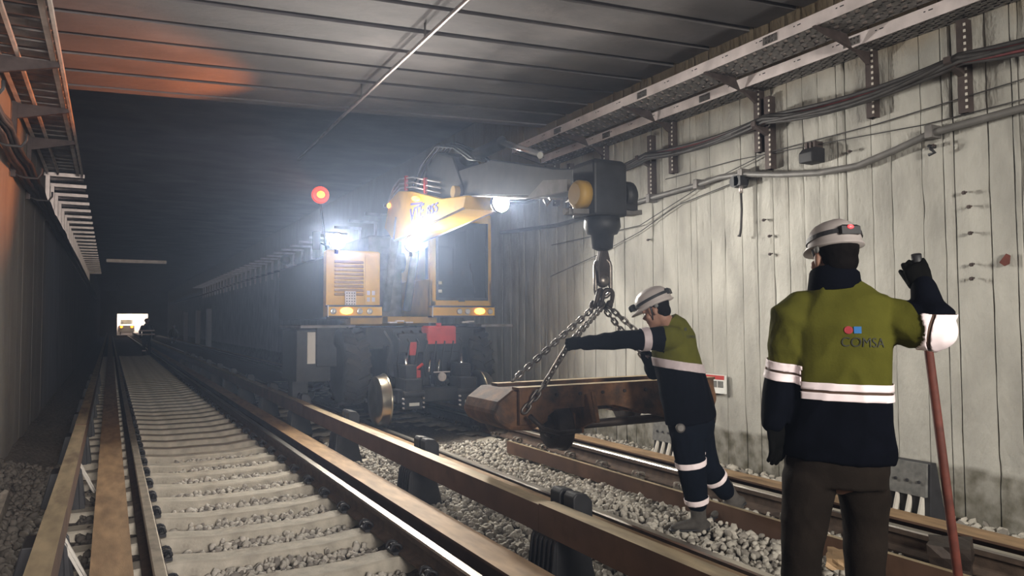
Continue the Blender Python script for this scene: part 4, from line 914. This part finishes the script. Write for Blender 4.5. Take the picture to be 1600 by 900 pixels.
def shell(name, parent, me, keep, m, off=.004, thick=.004):
    vs = {}; fs = []
    for p in me.polygons:
        if keep(p.center):
            f = []
            for i in p.vertices:
                if i not in vs: vs[i] = len(vs)
                f.append(vs[i])
            fs.append(f)
    if not fs: return None
    co = [None]*len(vs)
    for i, k in vs.items(): co[k] = me.vertices[i].co+me.vertices[i].normal*off
    s = bpy.data.meshes.new(name); s.from_pydata(co, [], fs); s.update()
    for p in s.polygons: p.use_smooth = True
    o = link(name, s, m, parent); sd = o.modifiers.new('thick', 'SOLIDIFY'); sd.thickness = thick; sd.offset = 1; return o
def seg_t(c, a, b): d = b-a; return (c-a).dot(d)/d.length_squared
def seg_d(c, a, b): t = max(0, min(1, seg_t(c, a, b))); return (c-(a+(b-a)*t)).length
def hand(wrist, d, wv, curl, sc_=1., thumb=1):
    """palm, four unequal fingers bent at their knuckles, thumb leaving the side of the palm"""
    d = Vector(d).normalized(); wv = Vector(wv); wv = (wv-d*wv.dot(d)).normalized(); n = d.cross(wv)*thumb; w0 = Vector(wrist); mb = MB(); s = sc_
    mb.loft([w0, w0+d*.03*s, w0+d*.07*s, w0+d*.095*s], [(.030*s, .024*s), (.040*s, .022*s), (.046*s, .019*s), (.043*s, .016*s)], hint=wv, seg=12)
    for k, (off, ln) in enumerate(((.033, .94), (.011, 1.05), (-.012, .98), (-.034, .78))):
        p = w0+d*.088*s+wv*off*s; a = curl*.5; pts = [p]; ang = a
        for L_, da in ((.042, curl), (.028, curl*1.1), (.022, curl*.8)):
            v = d*math.cos(ang)+n*math.sin(ang); p = p+v*L_*ln*s; pts.append(p); ang += da
        mb.loft(pts, [.0115*s, .0105*s, .0098*s, .0085*s], hint=wv, seg=8)
    p = w0+d*.03*s+wv*.034*s; v = (d*.65+wv*(.6-.32*curl)+n*(.3+.35*curl)).normalized(); p2 = p+v*.042*s; v2 = (d*.8+wv*.15+n*min(.9, .25+curl*.6)).normalized()
    mb.loft([p, p2, p2+v2*.03*s, p2+(v2+n*.25*curl)*.055*s], [.015*s, .0125*s, .0115*s, .0095*s], hint=n, seg=8)
    return mb
def head_mb(mb, c, R_, neck):
    """skull, jaw, brow, nose, lips, chin and ears; face looks along R_ @ +y"""
    P = lambda x, y, z: Vector(c)+R_ @ Vector((x, y, z))
    mb.ell(P(0, -.012, .03), (.078, .097, .092), R_); mb.ell(P(0, .02, -.045), (.060, .072, .075), R_); mb.ell(P(0, .055, -.09), (.036, .036, .028), R_)
    mb.ell(P(0, .075, .022), (.060, .022, .016), R_); mb.loft([P(0, .082, .015), P(0, .104, -.022), P(0, .090, -.034)], [.011, .015, .012], seg=8)
    mb.ell(P(0, .082, -.058), (.026, .014, .008), R_); mb.ell(P(0, .078, -.069), (.023, .013, .008), R_)
    for s in (-1, 1):
        mb.ell(P(s*.082, -.012, -.012), (.010, .020, .034), R_); mb.ell(P(s*.05, .055, -.03), (.022, .022, .026), R_)
    mb.loft([P(0, -.025, -.06), Vector(neck)], [.058, .062], seg=12)
def face_bits(parent, c, R_):
    for s in (-1, 1):
        e = MB().ell(Vector(c)+R_ @ Vector((s*.031, .079, .001)), (.012, .010, .008), R_, 10, 6); obj('eye', e, 'white', parent, local=True)
def helmet(parent, c, R_, m='helmet', led=False, lens=False, wd=1.):
    P = lambda x, y, z: Vector(c)+R_ @ Vector((x, y, z))
    mb = MB(); vs = []; fs = []; seg = 40; rings = [(0., 1.0), (.018, 1.0), (.045, .965), (.072, .87), (.095, .70), (.110, .46), (.117, .2)]
    def rim(a, ext): return (.117*wd+ext)*math.cos(a), (.138*wd+ext)*math.sin(a)
    P = lambda x, y, z: Vector(c)+R_ @ Vector((x, y*1., z*wd))
    prof = []
    for k in range(seg):
        a = 2*PI*k/seg; fr_ = max(0, math.sin(a)); x, y = rim(a, (.012+.042*fr_**3)*wd); prof.append((x, y, -.012-.012*fr_**2))
    vs += [P(x*.985, y*.985, z-.006) for x, y, z in prof]; vs += [P(*q) for q in prof]
    for z, f in rings:
        for k in range(seg):
            a = 2*PI*k/seg; x, y = rim(a, 0); rid = .006*math.exp(-(x*f/.02)**2) if z > .04 else 0; vs.append(P(x*f, y*f, z+rid))
    n = len(rings)+2
    for i in range(n-1):
        for k in range(seg): a, b = i*seg+k, i*seg+(k+1) % seg; fs.append((a, b, b+seg, a+seg))
    fs.append(tuple(range((n-1)*seg, n*seg))); fs.append(tuple(range(seg))[::-1]); mb.add(vs, fs, 0, True)
    o = obj('helmet', mb, m, parent, local=True)
    st = MB(); vs = []; fs = []
    for k in range(seg):
        a = 2*PI*k/seg; x, y = rim(a, .003); tilt = .030+.012*math.sin(a)*-1
        f = lambda z: 1-.35*max(0, (z-.018))/.055*.9
        for z, e in ((tilt-.011, 1), (tilt+.011, 1)):
            q = 1-max(0, z-.018)*1.15; vs.append(P(x*q, y*q, z)); 
        for z in (tilt+.011, tilt-.011): q = 1-max(0, z-.018)*1.15; vs.append(P(x*q*1.025, y*q*1.025, z))
    for k in range(seg):
        for j in range(4): a, b = 4*k+j, 4*k+(j+1) % 4; a2, b2 = 4*((k+1) % seg)+j, 4*((k+1) % seg)+(j+1) % 4; fs.append((a, a2, b2, b))
    st.add(vs, fs); obj('lamp_strap', st, 'black', o, local=True)
    hl = MB().box((-.034, .138*wd-.008, .008), (.034, .138*wd+.030, .056), ch=.008).cyl((0, .138*wd+.03, .032), (0, .138*wd+.047, .032), .024, 14)
    hl.v = [tuple(P(*q)) for q in hl.v]; obj('headlamp', hl, 'black', o, local=True)
    bt = MB().box((-.040, -.138*wd-.012, .020), (.040, -.138*wd+.03, .066), ch=.01); bt.v = [tuple(P(*q)) for q in bt.v]; obj('battery_box', bt, 'black', o, local=True)
    if led:
        l_ = MB().ell((-.004, -.138*wd-.015, .052), (.014, .006, .010), seg=10, rings=6); l_.v = [tuple(P(*q)) for q in l_.v]; obj('tail_light', l_, 'red_led', o, local=True)
    ch_ = MB()
    for s in (-1, 1): ch_.tube([P(s*.112*wd, .01, -.01), P(s*.092*wd, .02, -.07), P(s*.04, .05, -.125)], .005, 6)
    obj('chin_strap', ch_, 'black', o, local=True)
    wh = MB()
    wh.ell(P(-.098, -.03, -.03), (.008, .016, .016), R_, 10, 6); obj('ratchet_tab', wh, 'greyplate', o, local=True)
    return o
def hair_cap(parent, c, R_):
    mb = MB(); P = lambda x, y, z: Vector(c)+R_ @ Vector((x, y, z))
    mb.ell(P(0, -.025, .035), (.083, .095, .092), R_); mb.ell(P(0, -.055, -.02), (.070, .055, .062), R_)
    me = remesh(mb, .009, 3, .002, 60); me2 = dress('hair', parent, me, 'hair', lambda c_: 0); return me2
def boot(ankle, toe, m, parent, up=(0, 0, 1)):
    a = Vector(ankle); t = Vector(toe); d = (t-a); 
    upv = Vector(up).normalized(); fw_ = (d-upv*d.dot(upv)).normalized(); mb = MB(); sole = t
    base = a-upv*.085
    mb.loft([a+upv*.10, a+upv*.02, base+fw_*-.01], [(.052, .060), (.050, .058), (.046, .064)], hint=upv.cross(fw_), seg=12)
    mb.loft([base-fw_*.055+upv*.03, base+upv*.035, base+fw_*.08+upv*.03, base+fw_*.15+upv*.022, base+fw_*.185+upv*.018], [(.038, .036), (.043, .045), (.048, .040), (.046, .030), (.036, .022)], hint=upv.cross(fw_), seg=12)
    o = dress('boot', parent, remesh(mb, .009, 2), m, lambda c: 0)
    so = MB().loft([base-fw_*.075, base, base+fw_*.1, base+fw_*.21], [(.036, .012), (.044, .012), (.049, .012), (.036, .012)], hint=upv.cross(fw_), seg=12); obj('sole', so, 'black', o, local=True)
def decal(s, parent, bvh, c, width, m, tilt=0., depth=-1):
    """printed lettering laid on the cloth"""
    me = ex_text(s, None, .1, 0, off=-.0005); xs_ = [v.co.x for v in me.vertices]; k = width/(max(xs_)-min(xs_)); mid = (max(xs_)+min(xs_))/2
    b = bmesh.new(); b.from_mesh(me); bmesh.ops.triangulate(b, faces=b.faces[:]); bmesh.ops.subdivide_edges(b, edges=[e for e in b.edges if e.calc_length() > .02], cuts=2); b.to_mesh(me); b.free()
    for v in me.vertices:
        x = (v.co.x-mid)*k; z = v.co.y*k*1.15; x, z = x*math.cos(tilt)-z*math.sin(tilt), z*math.cos(tilt)+x*math.sin(tilt)
        hit = bvh.ray_cast(Vector((c[0]+x, depth, c[1]+z)), Vector((0, 1, 0)))[0]
        y = hit.y if hit else v.co.z; v.co = Vector((c[0]+x, y-.0035+v.co.z*.1, c[1]+z))
    me.materials.clear(); return link('lettering', me, m, parent)
def patch(name, parent, bvh, c, r, m, n, depth=-1):
    mb = MB(); pts = [(c[0]+r*math.cos(2*PI*k/n+PI/4*(n == 4)), c[1]+r*math.sin(2*PI*k/n+PI/4*(n == 4))) for k in range(n)]; vs = []
    for off in (-.0045, .002):
        for x, z in pts:
            h_ = bvh.ray_cast(Vector((x, depth, z)), Vector((0, 1, 0)))[0]; vs.append((x, (h_.y if h_ else 0)+off, z))
    mb.add(vs, [tuple(range(n)), tuple(range(n, 2*n))[::-1]]+[(k, n+k, n+(k+1) % n, (k+1) % n) for k in range(n)]); return obj(name, mb, m, parent, local=True)
zr = lambda p: Vector(p)

# ---- nearer worker, seen from behind, holding a bar upright
A = thing('person', (2.647, 2.027, -0.170), 'worker seen from behind in yellow and navy jacket and pale helmet, holding a long bar', 'person', rz=-0.49960)
def dz(p, y=0, z=0): return Vector(p)+Vector((0, y, z))
RA = Matrix.Rotation(-.35, 3, 'Z')   # torso turned a little to the right
side = RA @ Vector((1, 0, 0))
jk = MB()
jk.loft([(-0.009, 0.031, 0.981), (-0.006, 0.029, 1.044), (-0.000, 0.024, 1.150), (0.009, 0.018, 1.282), (0.015, 0.012, 1.415), (0.012, 0.007, 1.534), (0.002, 0.003, 1.616), (-0.013, 0.000, 1.675), (-0.018, -0.001, 1.707)],
        [(.215, .155), (.218, .160), (.200, .150), (.190, .145), (.190, .140), (.195, .135), (.180, .118), (.110, .088), (.080, .075)], hint=side, seg=24, cap='flat', power=2.5)
SLa, ELa, WLa = Vector((-0.186, 0.035, 1.565)), Vector((-0.208, 0.077, 1.305)), Vector((-0.271, 0.024, 1.138))
SRa, ERa, WRa = Vector((0.175, -0.034, 1.554)), Vector((0.299, -0.162, 1.501)), Vector((0.297, -0.100, 1.684))
jk.loft([SLa+V(.05, 0, .03), SLa, SLa*.5+ELa*.5, ELa, ELa*.55+WLa*.45, WLa], [.075, .085, .080, .070, .066, .052], seg=14)
jk.loft([SRa+V(-.07, 0, .025), SRa, SRa*.5+ERa*.5, ERa], [.085, .092, .090, .078], seg=14)
jk.loft([ERa, ERa+V(.012, 0, .06), ERa*.45+WRa*.55, WRa], [.074, .068, .058, .046], seg=14)
jm = remesh(jk, .0095, 4, .010, 7)
zt = lambda p: Vector(p).z
B0, B1, B2, B3 = zt((-0.002, 0.017, 1.293)), zt((-0.002, 0.019, 1.264)), zt((-0.002, 0.019, 1.253)), zt((-0.002, 0.020, 1.224))
def armL(c): return min(seg_d(c, SLa, ELa), seg_d(c, ELa, WLa)) < .105 and c.x < SLa.x+.062 and c.z < SLa.z-.05
def armR(c): return c.x > SRa.x+.06
dL = (ELa-SLa).normalized(); dR = (ERa-SRa).normalized(); lenR = (ERa-SRa).length; lenL = (ELa-SLa).length
tL = [.72*lenL+k for k in (0, .034, .044, .078)]; tR = [lenR-.045+k for k in (0, .042, .054, .15)]
dRb = (dR*.94+V(0, 0, .1)).normalized()
cuts = [(lambda c: not armL(c) and not armR(c), Vector((0, 0, z)), Vector((.03, 0, 1))) for z in (B0, B1, B2, B3)]
cuts += [(armL, SLa+dL*t, dL) for t in tL]+[(lambda c: armR(c), SRa+dRb*t, dRb) for t in tR]
FX, FZ = Vector((0.227, -0.094, 1.546)).x, zt((0.248, -0.095, 1.567))
cuts += [(lambda c: c.x > FX-.03 and c.z > FZ-.1, Vector((0, 0, FZ)), Vector((0, 0, 1))), (lambda c: c.z > FZ-.03 and c.x > SRa.x-.05, Vector((FX, 0, 0)), Vector((1, 0, 0)))]
cut(jm, cuts)
def tpos(c):
    if c.x > FX and c.z > FZ: return ('R', 4)
    if armR(c): t = (c-SRa).dot(dRb); return ('R', sum(t > k for k in tR)) if c.z < ERa.z+.10 else ('R', 4)
    if armL(c): t = (c-SLa).dot(dL); return ('L', sum(t > k for k in tL))
    z = c.z+.03*c.x; return ('T', sum(z < k for k in (B0, B1, B2, B3)))
J = dress('jacket', A, jm, ['vest', 'navy', 'tapegap'], lambda c: (0, 2, 2, 2, 1)[tpos(c)[1]])
for part in 'TLR':
    for k in (1, 3): shell('reflective_band', J, jm, lambda c, p_=part, k_=k: tpos(c) == (p_, k_), 'retro')
col = MB().loft([(-0.013, -0.000, 1.680), (-0.016, -0.002, 1.714), (-0.011, 0.007, 1.739)], [(.108, .095), (.100, .092), (.098, .092)], hint=side, seg=20, cap='flat'); obj('collar', col, 'navy', J, local=True, bevel=.008)
bv_ = BVHTree.FromPolygons([v.co for v in jm.vertices], [p.vertices[:] for p in jm.polygons])
cA = Vector((0.033, 0.011, 1.441)); cC = Vector((-0.022, 0.008, 1.508)); cD = Vector((0.010, 0.008, 1.508))
decal('COMSA', J, bv_, (cA.x, cA.z), .158, 'print', -.03)
patch('logo_disc', J, bv_, (cC.x, cC.z), .0155, 'comsa_red', 18); patch('logo_square', J, bv_, (cD.x, cD.z), .019, 'comsa_blue', 4)
trm = MB()
trm.loft([(-0.009, 0.030, 1.018), (-0.012, 0.033, 0.951), (-0.015, 0.036, 0.880)], [(.195, .140), (.203, .148), (.190, .140)], hint=side, seg=20, cap='flat', power=2.4)
for pts in ([(-0.121, 0.035, 0.899), (-0.140, 0.040, 0.780), (-0.154, 0.048, 0.621), (-0.163, 0.054, 0.488), (-0.161, 0.063, 0.277), (-0.160, 0.071, 0.091)], [(0.091, 0.035, 0.898), (0.104, 0.041, 0.779), (0.106, 0.048, 0.620), (0.102, 0.054, 0.487), (0.109, 0.063, 0.275), (0.114, 0.072, 0.090)]):
    trm.loft(pts, [.108, .096, .083, .076, .072, .068], seg=16)
dress('trousers', A, remesh(trm, .011, 4, .008, 7, (1, 1, .6)), 'brown', lambda c: 0)
for p, q in (((-0.160, 0.072, 0.086), (-0.118, 0.279, -0.075)), ((0.114, 0.072, 0.084), (0.249, 0.279, -0.077))):
    p = Vector(p); boot((p.x, p.y, .11), (Vector(q).x, p.y+.16, .04), 'boot', A)
hc = Vector((-0.009, 0.014, 1.809)); RH = Matrix.Rotation(.12, 3, 'Z') @ Matrix.Rotation(-.03, 3, 'X')
bd = MB(); head_mb(bd, hc, RH, (-0.013, 0.001, 1.667))
bd.loft([(-0.013, 0.001, 1.667), (0.002, 0.004, 1.600), (0.012, 0.013, 1.388), (0.003, 0.023, 1.177), (-0.009, 0.033, 0.938)], [(.06, .06), (.14, .09), (.14, .10), (.14, .10), (.15, .11)], hint=side, seg=14)
for ln in ([SLa, ELa, WLa], [SRa, ERa, WRa]): bd.loft(ln, [.055, .045, .033], seg=10)
for ln in ([(-0.115, 0.035, 0.912), (-0.160, 0.052, 0.515), (Vector((-0.160, 0.071, 0.091)).x, 0, .09)], [(0.091, 0.035, 0.911), (0.103, 0.052, 0.514), (Vector((0.114, 0.072, 0.090)).x, 0, .09)]): bd.loft(ln, [.085, .06, .045], seg=10)
dress('body', A, remesh(bd, .0075, 3), 'skin', lambda c: 0)
face_bits(A, hc, RH); hair_cap(A, hc, RH)
helmet(A, hc+RH @ Vector((0, -.008, .050)), RH @ Matrix.Rotation(-.10, 3, 'X'), led=True, wd=.86)
dress('glove', A, remesh(hand(WLa+V(0, 0, .015), (.16, .02, -1), (.85, .5, 0), .30, 1.18, -1), .0045, 2), 'glove', lambda c: 0)
rodA, rodB = Vector((0.283, -0.081, 1.804)), Vector((0.611, 0.257, 0.415)); rdir = (rodA-rodB).normalized()
dress('glove', A, remesh(hand(WRa+V(.005, .0, -.02), (-.32, .05, .94), (-.9, .4, -.15), 1.45, 1.05, -1), .0045, 2), 'glove', lambda c: 0)
RBm = MB(); end = rodB-rdir*((rodB.z-.0)/rdir.z)
RBt = thing('pry_bar', Vector((2.647, 2.027, -0.170))+(Matrix.Rotation(-0.49960, 3, 'Z') @ end), 'long rusty red bar held upright in the raised hand of the nearer worker', 'bar', rz=-0.49960)
RBm.loft([V(0, 0, 0), (rodA-end)*.03, (rodA-end)*.06, (rodA-end)], [(.03, .006), (.026, .012), .020, .0165], hint=(1, 0, 0), seg=12, cap='flat'); obj('shaft', RBm, 'rod', RBt, local=True)
obj('grip_end', MB().cyl((rodA-end)*.97, (rodA-end)*1.004, .019, 12), 'black', RBt, local=True)

# ---- bending worker, seen from the side, one arm stretched to the chain
B = thing('person', (3.794, 4.132, -0.160), 'bending worker in profile, navy sleeve stretched out to the chain, yellow vest top', 'person', rz=-0.49960)
RB = Matrix.Rotation(.95, 3, 'Z')    # faces left and a little away
sb = RB @ Vector((1, 0, 0))
jb = MB()
jb.loft([(-0.034, 0.044, 0.803), (-0.047, 0.039, 0.902), (-0.089, 0.032, 1.059), (-0.122, 0.026, 1.201), (-0.149, 0.020, 1.329), (-0.139, 0.015, 1.438), (-0.153, 0.012, 1.504), (-0.186, 0.011, 1.542)],
        [(.205, .175), (.205, .17), (.20, .165), (.195, .155), (.20, .150), (.175, .125), (.10, .085), (.07, .065)], hint=sb, seg=22, cap='flat', power=2.4)
SBl, EBl, WBl = Vector((-0.249, -0.144, 1.409)), Vector((-0.566, -0.203, 1.403)), Vector((-0.843, -0.152, 1.380))
SBr, EBr, WBr = Vector((-0.148, 0.197, 1.395)), Vector((-0.263, 0.228, 1.150)), Vector((-0.336, 0.143, 1.277))
jb.loft([SBl+V(.07, .04, .0), SBl, SBl*.5+EBl*.5, EBl], [.085, .088, .078, .068], seg=14); jb.loft([EBl, EBl*.5+WBl*.5, WBl], [.068, .060, .048], seg=14)
jb.loft([SBr, EBr], [.085, .066], seg=12); jb.loft([EBr, WBr], [.066, .046], seg=12)
jbm = remesh(jb, .0105, 4, .008, 8)
bn = Vector((.17, 0, 1)).normalized(); pb0, pb1 = Vector((-0.112, 0.024, 1.239)), Vector((-0.112, 0.027, 1.177))
def barm(c): return c.x < SBl.x-.015 and c.y < .0 and min(seg_d(c, SBl, EBl), seg_d(c, EBl, WBl)) < .10
def barr(c): return c.y > .10 and c.x < SBr.x and (min(seg_d(c, SBr, EBr), seg_d(c, EBr, WBr)) < .085)
db = (EBl-SBl).normalized(); tb = [.13, .185]
seam = Vector((-1, 0, .12)).normalized()
cuts = [(lambda c: not barm(c), pb0, bn), (lambda c: not barm(c), pb1, bn)]+[(lambda c: barm(c), SBl+db*t, db) for t in tb]
cut(jbm, cuts)
def bpos(c):
    if barm(c): t = (c-SBl).dot(db); return ('A', sum(t > k for k in tb))
    if barr(c): return ('R', 2)
    return ('T', 0 if (c-pb0).dot(bn) > 0 else 1 if (c-pb1).dot(bn) > 0 else 2)
JB = dress('jacket', B, jbm, ['vest', 'navy'], lambda c: 1 if bpos(c)[0] != 'T' or bpos(c)[1] == 2 else 0)
shell('reflective_band', JB, jbm, lambda c: bpos(c) == ('T', 1), 'retro_dull'); shell('reflective_band', JB, jbm, lambda c: bpos(c) == ('A', 1), 'retro_dull')
bvb = BVHTree.FromPolygons([v.co for v in jbm.vertices], [p.vertices[:] for p in jbm.polygons])
cA = Vector((-0.045, 0.017, 1.409)); cC = Vector((-0.092, 0.014, 1.475))
decal('COMSA', JB, bvb, (cA.x, cA.z), .095, 'print', -.05); patch('logo_disc', JB, bvb, (cC.x, cC.z), .013, 'print', 12)
tb_ = MB()
tb_.loft([(-0.028, 0.040, 0.878), (-0.029, 0.045, 0.774), (-0.029, 0.049, 0.680)], [(.185, .16), (.19, .165), (.175, .15)], hint=sb, seg=18, cap='flat')
LF = [(-0.072, -0.012, 0.708), (-0.050, -0.021, 0.468), (-0.020, -0.004, 0.307), (-0.004, 0.010, 0.211)]; LB = [(0.048, 0.169, 0.680), (0.125, 0.221, 0.429), (0.219, 0.266, 0.308), (0.286, 0.300, 0.222)]
tb_.loft(LF, [.125, .100, .085, .075], seg=14); tb_.loft(LB, [.12, .098, .080, .070], seg=14)
tmb = remesh(tb_, .011, 4, .008, 8)
lf = [Vector(p) for p in LF]; lb = [Vector(p) for p in LB]
dk = (lf[3]-lf[1]).normalized(); dn = (lb[3]-lb[1]).normalized()
front = lambda c: seg_d(c, lf[1], lf[3]) < seg_d(c, lb[1], lb[3]) and c.z < lf[0].z-.1
rear = lambda c: not (seg_d(c, lf[1], lf[3]) < seg_d(c, lb[1], lb[3])) and c.z < lb[0].z-.1
kz = [-.055, -.015]; kz2 = [(lf[3]-lf[1]).length-.035, (lf[3]-lf[1]).length+.005]; kr = [.11, .15]
cut(tmb, [(front, lf[1]+dk*t, dk) for t in kz+kz2]+[(rear, lb[1]+dn*t, dn) for t in kr])
TB = dress('trousers', B, tmb, 'bluecloth', lambda c: 0)
for lo, hi in (kz, kz2): shell('reflective_band', TB, tmb, lambda c: front(c) and lo < (c-lf[1]).dot(dk) < hi, 'retro')
shell('reflective_band', TB, tmb, lambda c: rear(c) and kr[0] < (c-lb[1]).dot(dn) < kr[1], 'retro')
fwd = RB @ Vector((0, 1, 0))
p = Vector((0.005, 0.014, 0.127)); boot((p.x, p.y, .10), Vector((p.x, p.y, .05))+Vector((-.9, -.1, 0))*.2, 'bootgrey', B)
p = lb[3]; boot(p+V(.05, .02, -.05), p+V(.05, .02, -.05)+Vector((-.8, .1, -.55))*.25, 'bootgrey', B, up=(-.45, 0, .9))
hb = Vector((-0.296, -0.023, 1.613)); RHB = Matrix.Rotation(1.15, 3, 'Z') @ Matrix.Rotation(-.40, 3, 'X')
bb = MB(); head_mb(bb, hb, RHB, (-0.191, 0.012, 1.504))
bb.loft([(-0.191, 0.012, 1.504), (-0.144, 0.017, 1.400), (-0.112, 0.028, 1.163), (-0.039, 0.046, 0.760)], [(.06, .06), (.13, .09), (.13, .11), (.13, .12)], hint=sb, seg=12)
for ln in ([SBl, EBl, WBl], [SBr, EBr, WBr]): bb.loft(ln, [.055, .042, .033], seg=10)
for ln in (LF, LB): bb.loft(ln, [.085, .065, .055, .045], seg=10)
dress('body', B, remesh(bb, .008, 3), 'skin', lambda c: 0)
face_bits(B, hb, RHB); hair_cap(B, hb, RHB)
helmet(B, hb+RHB @ Vector((0, -.01, .05)), RHB @ Matrix.Rotation(.0, 3, 'X'))
obj('collar', MB().loft([(-0.167, 0.013, 1.499), (-0.200, 0.010, 1.547)], [(.085, .08), (.078, .074)], hint=sb, seg=16, cap='flat'), 'vest', JB, local=True, bevel=.008)
chd = Vector((.55, .1, .8))
dress('glove', B, remesh(hand(WBl+V(.01, 0, 0), (-1, .12, -.05), chd, 1.0, 1.05, 1), .005, 2), 'glove', lambda c: 0)
dress('glove', B, remesh(hand(WBr, (-.5, -.3, .6), (.6, .1, -.7), 1.0, 1.0, 1), .006, 2), 'glove', lambda c: 0)
tp_ = Vector((-0.160, -0.155, 0.775)); obj('tool_pouch', MB().lathe(tp_, (0, -1, 0), [(0, .03), (.03, .034), (.04, .02)], 14), 'galv_dark', TB, local=True)

# ---- two workers far down the tunnel
def far_person(loc, label, m, sc_, crouch):
    t = thing('person', loc, label, 'person'); mb = MB(); s = sc_
    if crouch:
        mb.loft([(-.1, 0, .1), (-.12, -.25, .5), (-.1, .1, .55)], [.07, .09, .11]); mb.loft([(.15, 0, .1), (.15, -.25, .5), (.12, .1, .55)], [.07, .09, .11])
    else:
        mb.loft([(-.11, 0, .08), (-.11, .02, .5), (-.09, 0, .92)], [.07, .085, .12]); mb.loft([(.13, -.1, .08), (.12, .03, .5), (.09, 0, .92)], [.07, .085, .12])
    body = remesh(mb, .02, 2); dress('trousers', t, body, 'navy', lambda c: 0)
    h0 = .55 if crouch else .92; lean = -.25 if crouch else 0; jk2 = MB()
    jk2.loft([(0, .05, h0), (0, lean*.5, h0+.28), (0, lean, h0+.52)], [(.20, .14), (.21, .15), (.15, .11)], hint=(1, 0, 0))
    for q in (-1, 1): jk2.loft([(q*.2, lean, h0+.46), (q*.30, lean*.9, h0+.2), (q*.27, lean-.12, h0-.06)], [.075, .065, .05])
    jj = remesh(jk2, .018, 2); cut(jj, [(lambda c: True, Vector((0, 0, h0+z)), Vector((0, 0, 1))) for z in (.06, .12, .24, .30)])
    J2 = dress('jacket', t, jj, [m], lambda c: 0)
    if not crouch:
        for a_, b__ in ((.06, .12), (.24, .30)): shell('reflective_band', J2, jj, lambda c: h0+a_ < c.z < h0+b__, 'retro', .006, .006)
        for x in (-.11, .13): obj('ankle_band', MB().cyl((x, 0, .2), (x, 0, .26), .085, 12), 'retro', t, local=True)
    hd = MB(); head_mb(hd, (0, lean-.02, h0+.70), Matrix.Identity(3), (0, lean, h0+.5)); dress('body', t, remesh(hd, .016, 2), 'skin', lambda c: 0)
    helmet(t, Vector((0, lean-.02, h0+.74)), Matrix.Identity(3))
    return t
far_person((1.56, 39.5, -.17), 'far worker standing dark against the bright tunnel end', 'bluecloth', 1, False)
far_person((4.15, 60, -.17), 'far crouching worker in a green yellow jacket near the pale pillars', 'vest', 1, True)
# vehicle in the bright opening
VH = thing('work_vehicle', (1.75, 99, 0), 'white work vehicle with orange lamps in the bright opening at the tunnel end', 'vehicle')
obj('body', MB().box((.95, 98.6, .35), (2.55, 101.5, 1.25), ch=.15), 'white', VH); obj('cab', MB().box((1.1, 98.8, 1.2), (2.4, 100.5, 2.05), ch=.25), 'white', VH)
obj('windscreen', MB().box((1.3, 98.78, 1.35), (2.2, 98.81, 1.8)), 'lens', VH)
for x in (1.2, 2.3): obj('lamp', MB().lathe((x, 98.6, .95), (0, -1, 0), [(0, .14), (.04, .12)], 14), 'marker_glow', VH)
for x in (1.1, 2.4): obj('wheel', MB().lathe((x-.06, 99, .33), (1, 0, 0), [(0, .2), (.0, .33), (.12, .33), (.12, .2)], 18), 'chassis', VH)
obj('rear_panel', MB().box((.75, 101.6, .2), (3.8, 101.7, 2.2)), 'portal', VH)
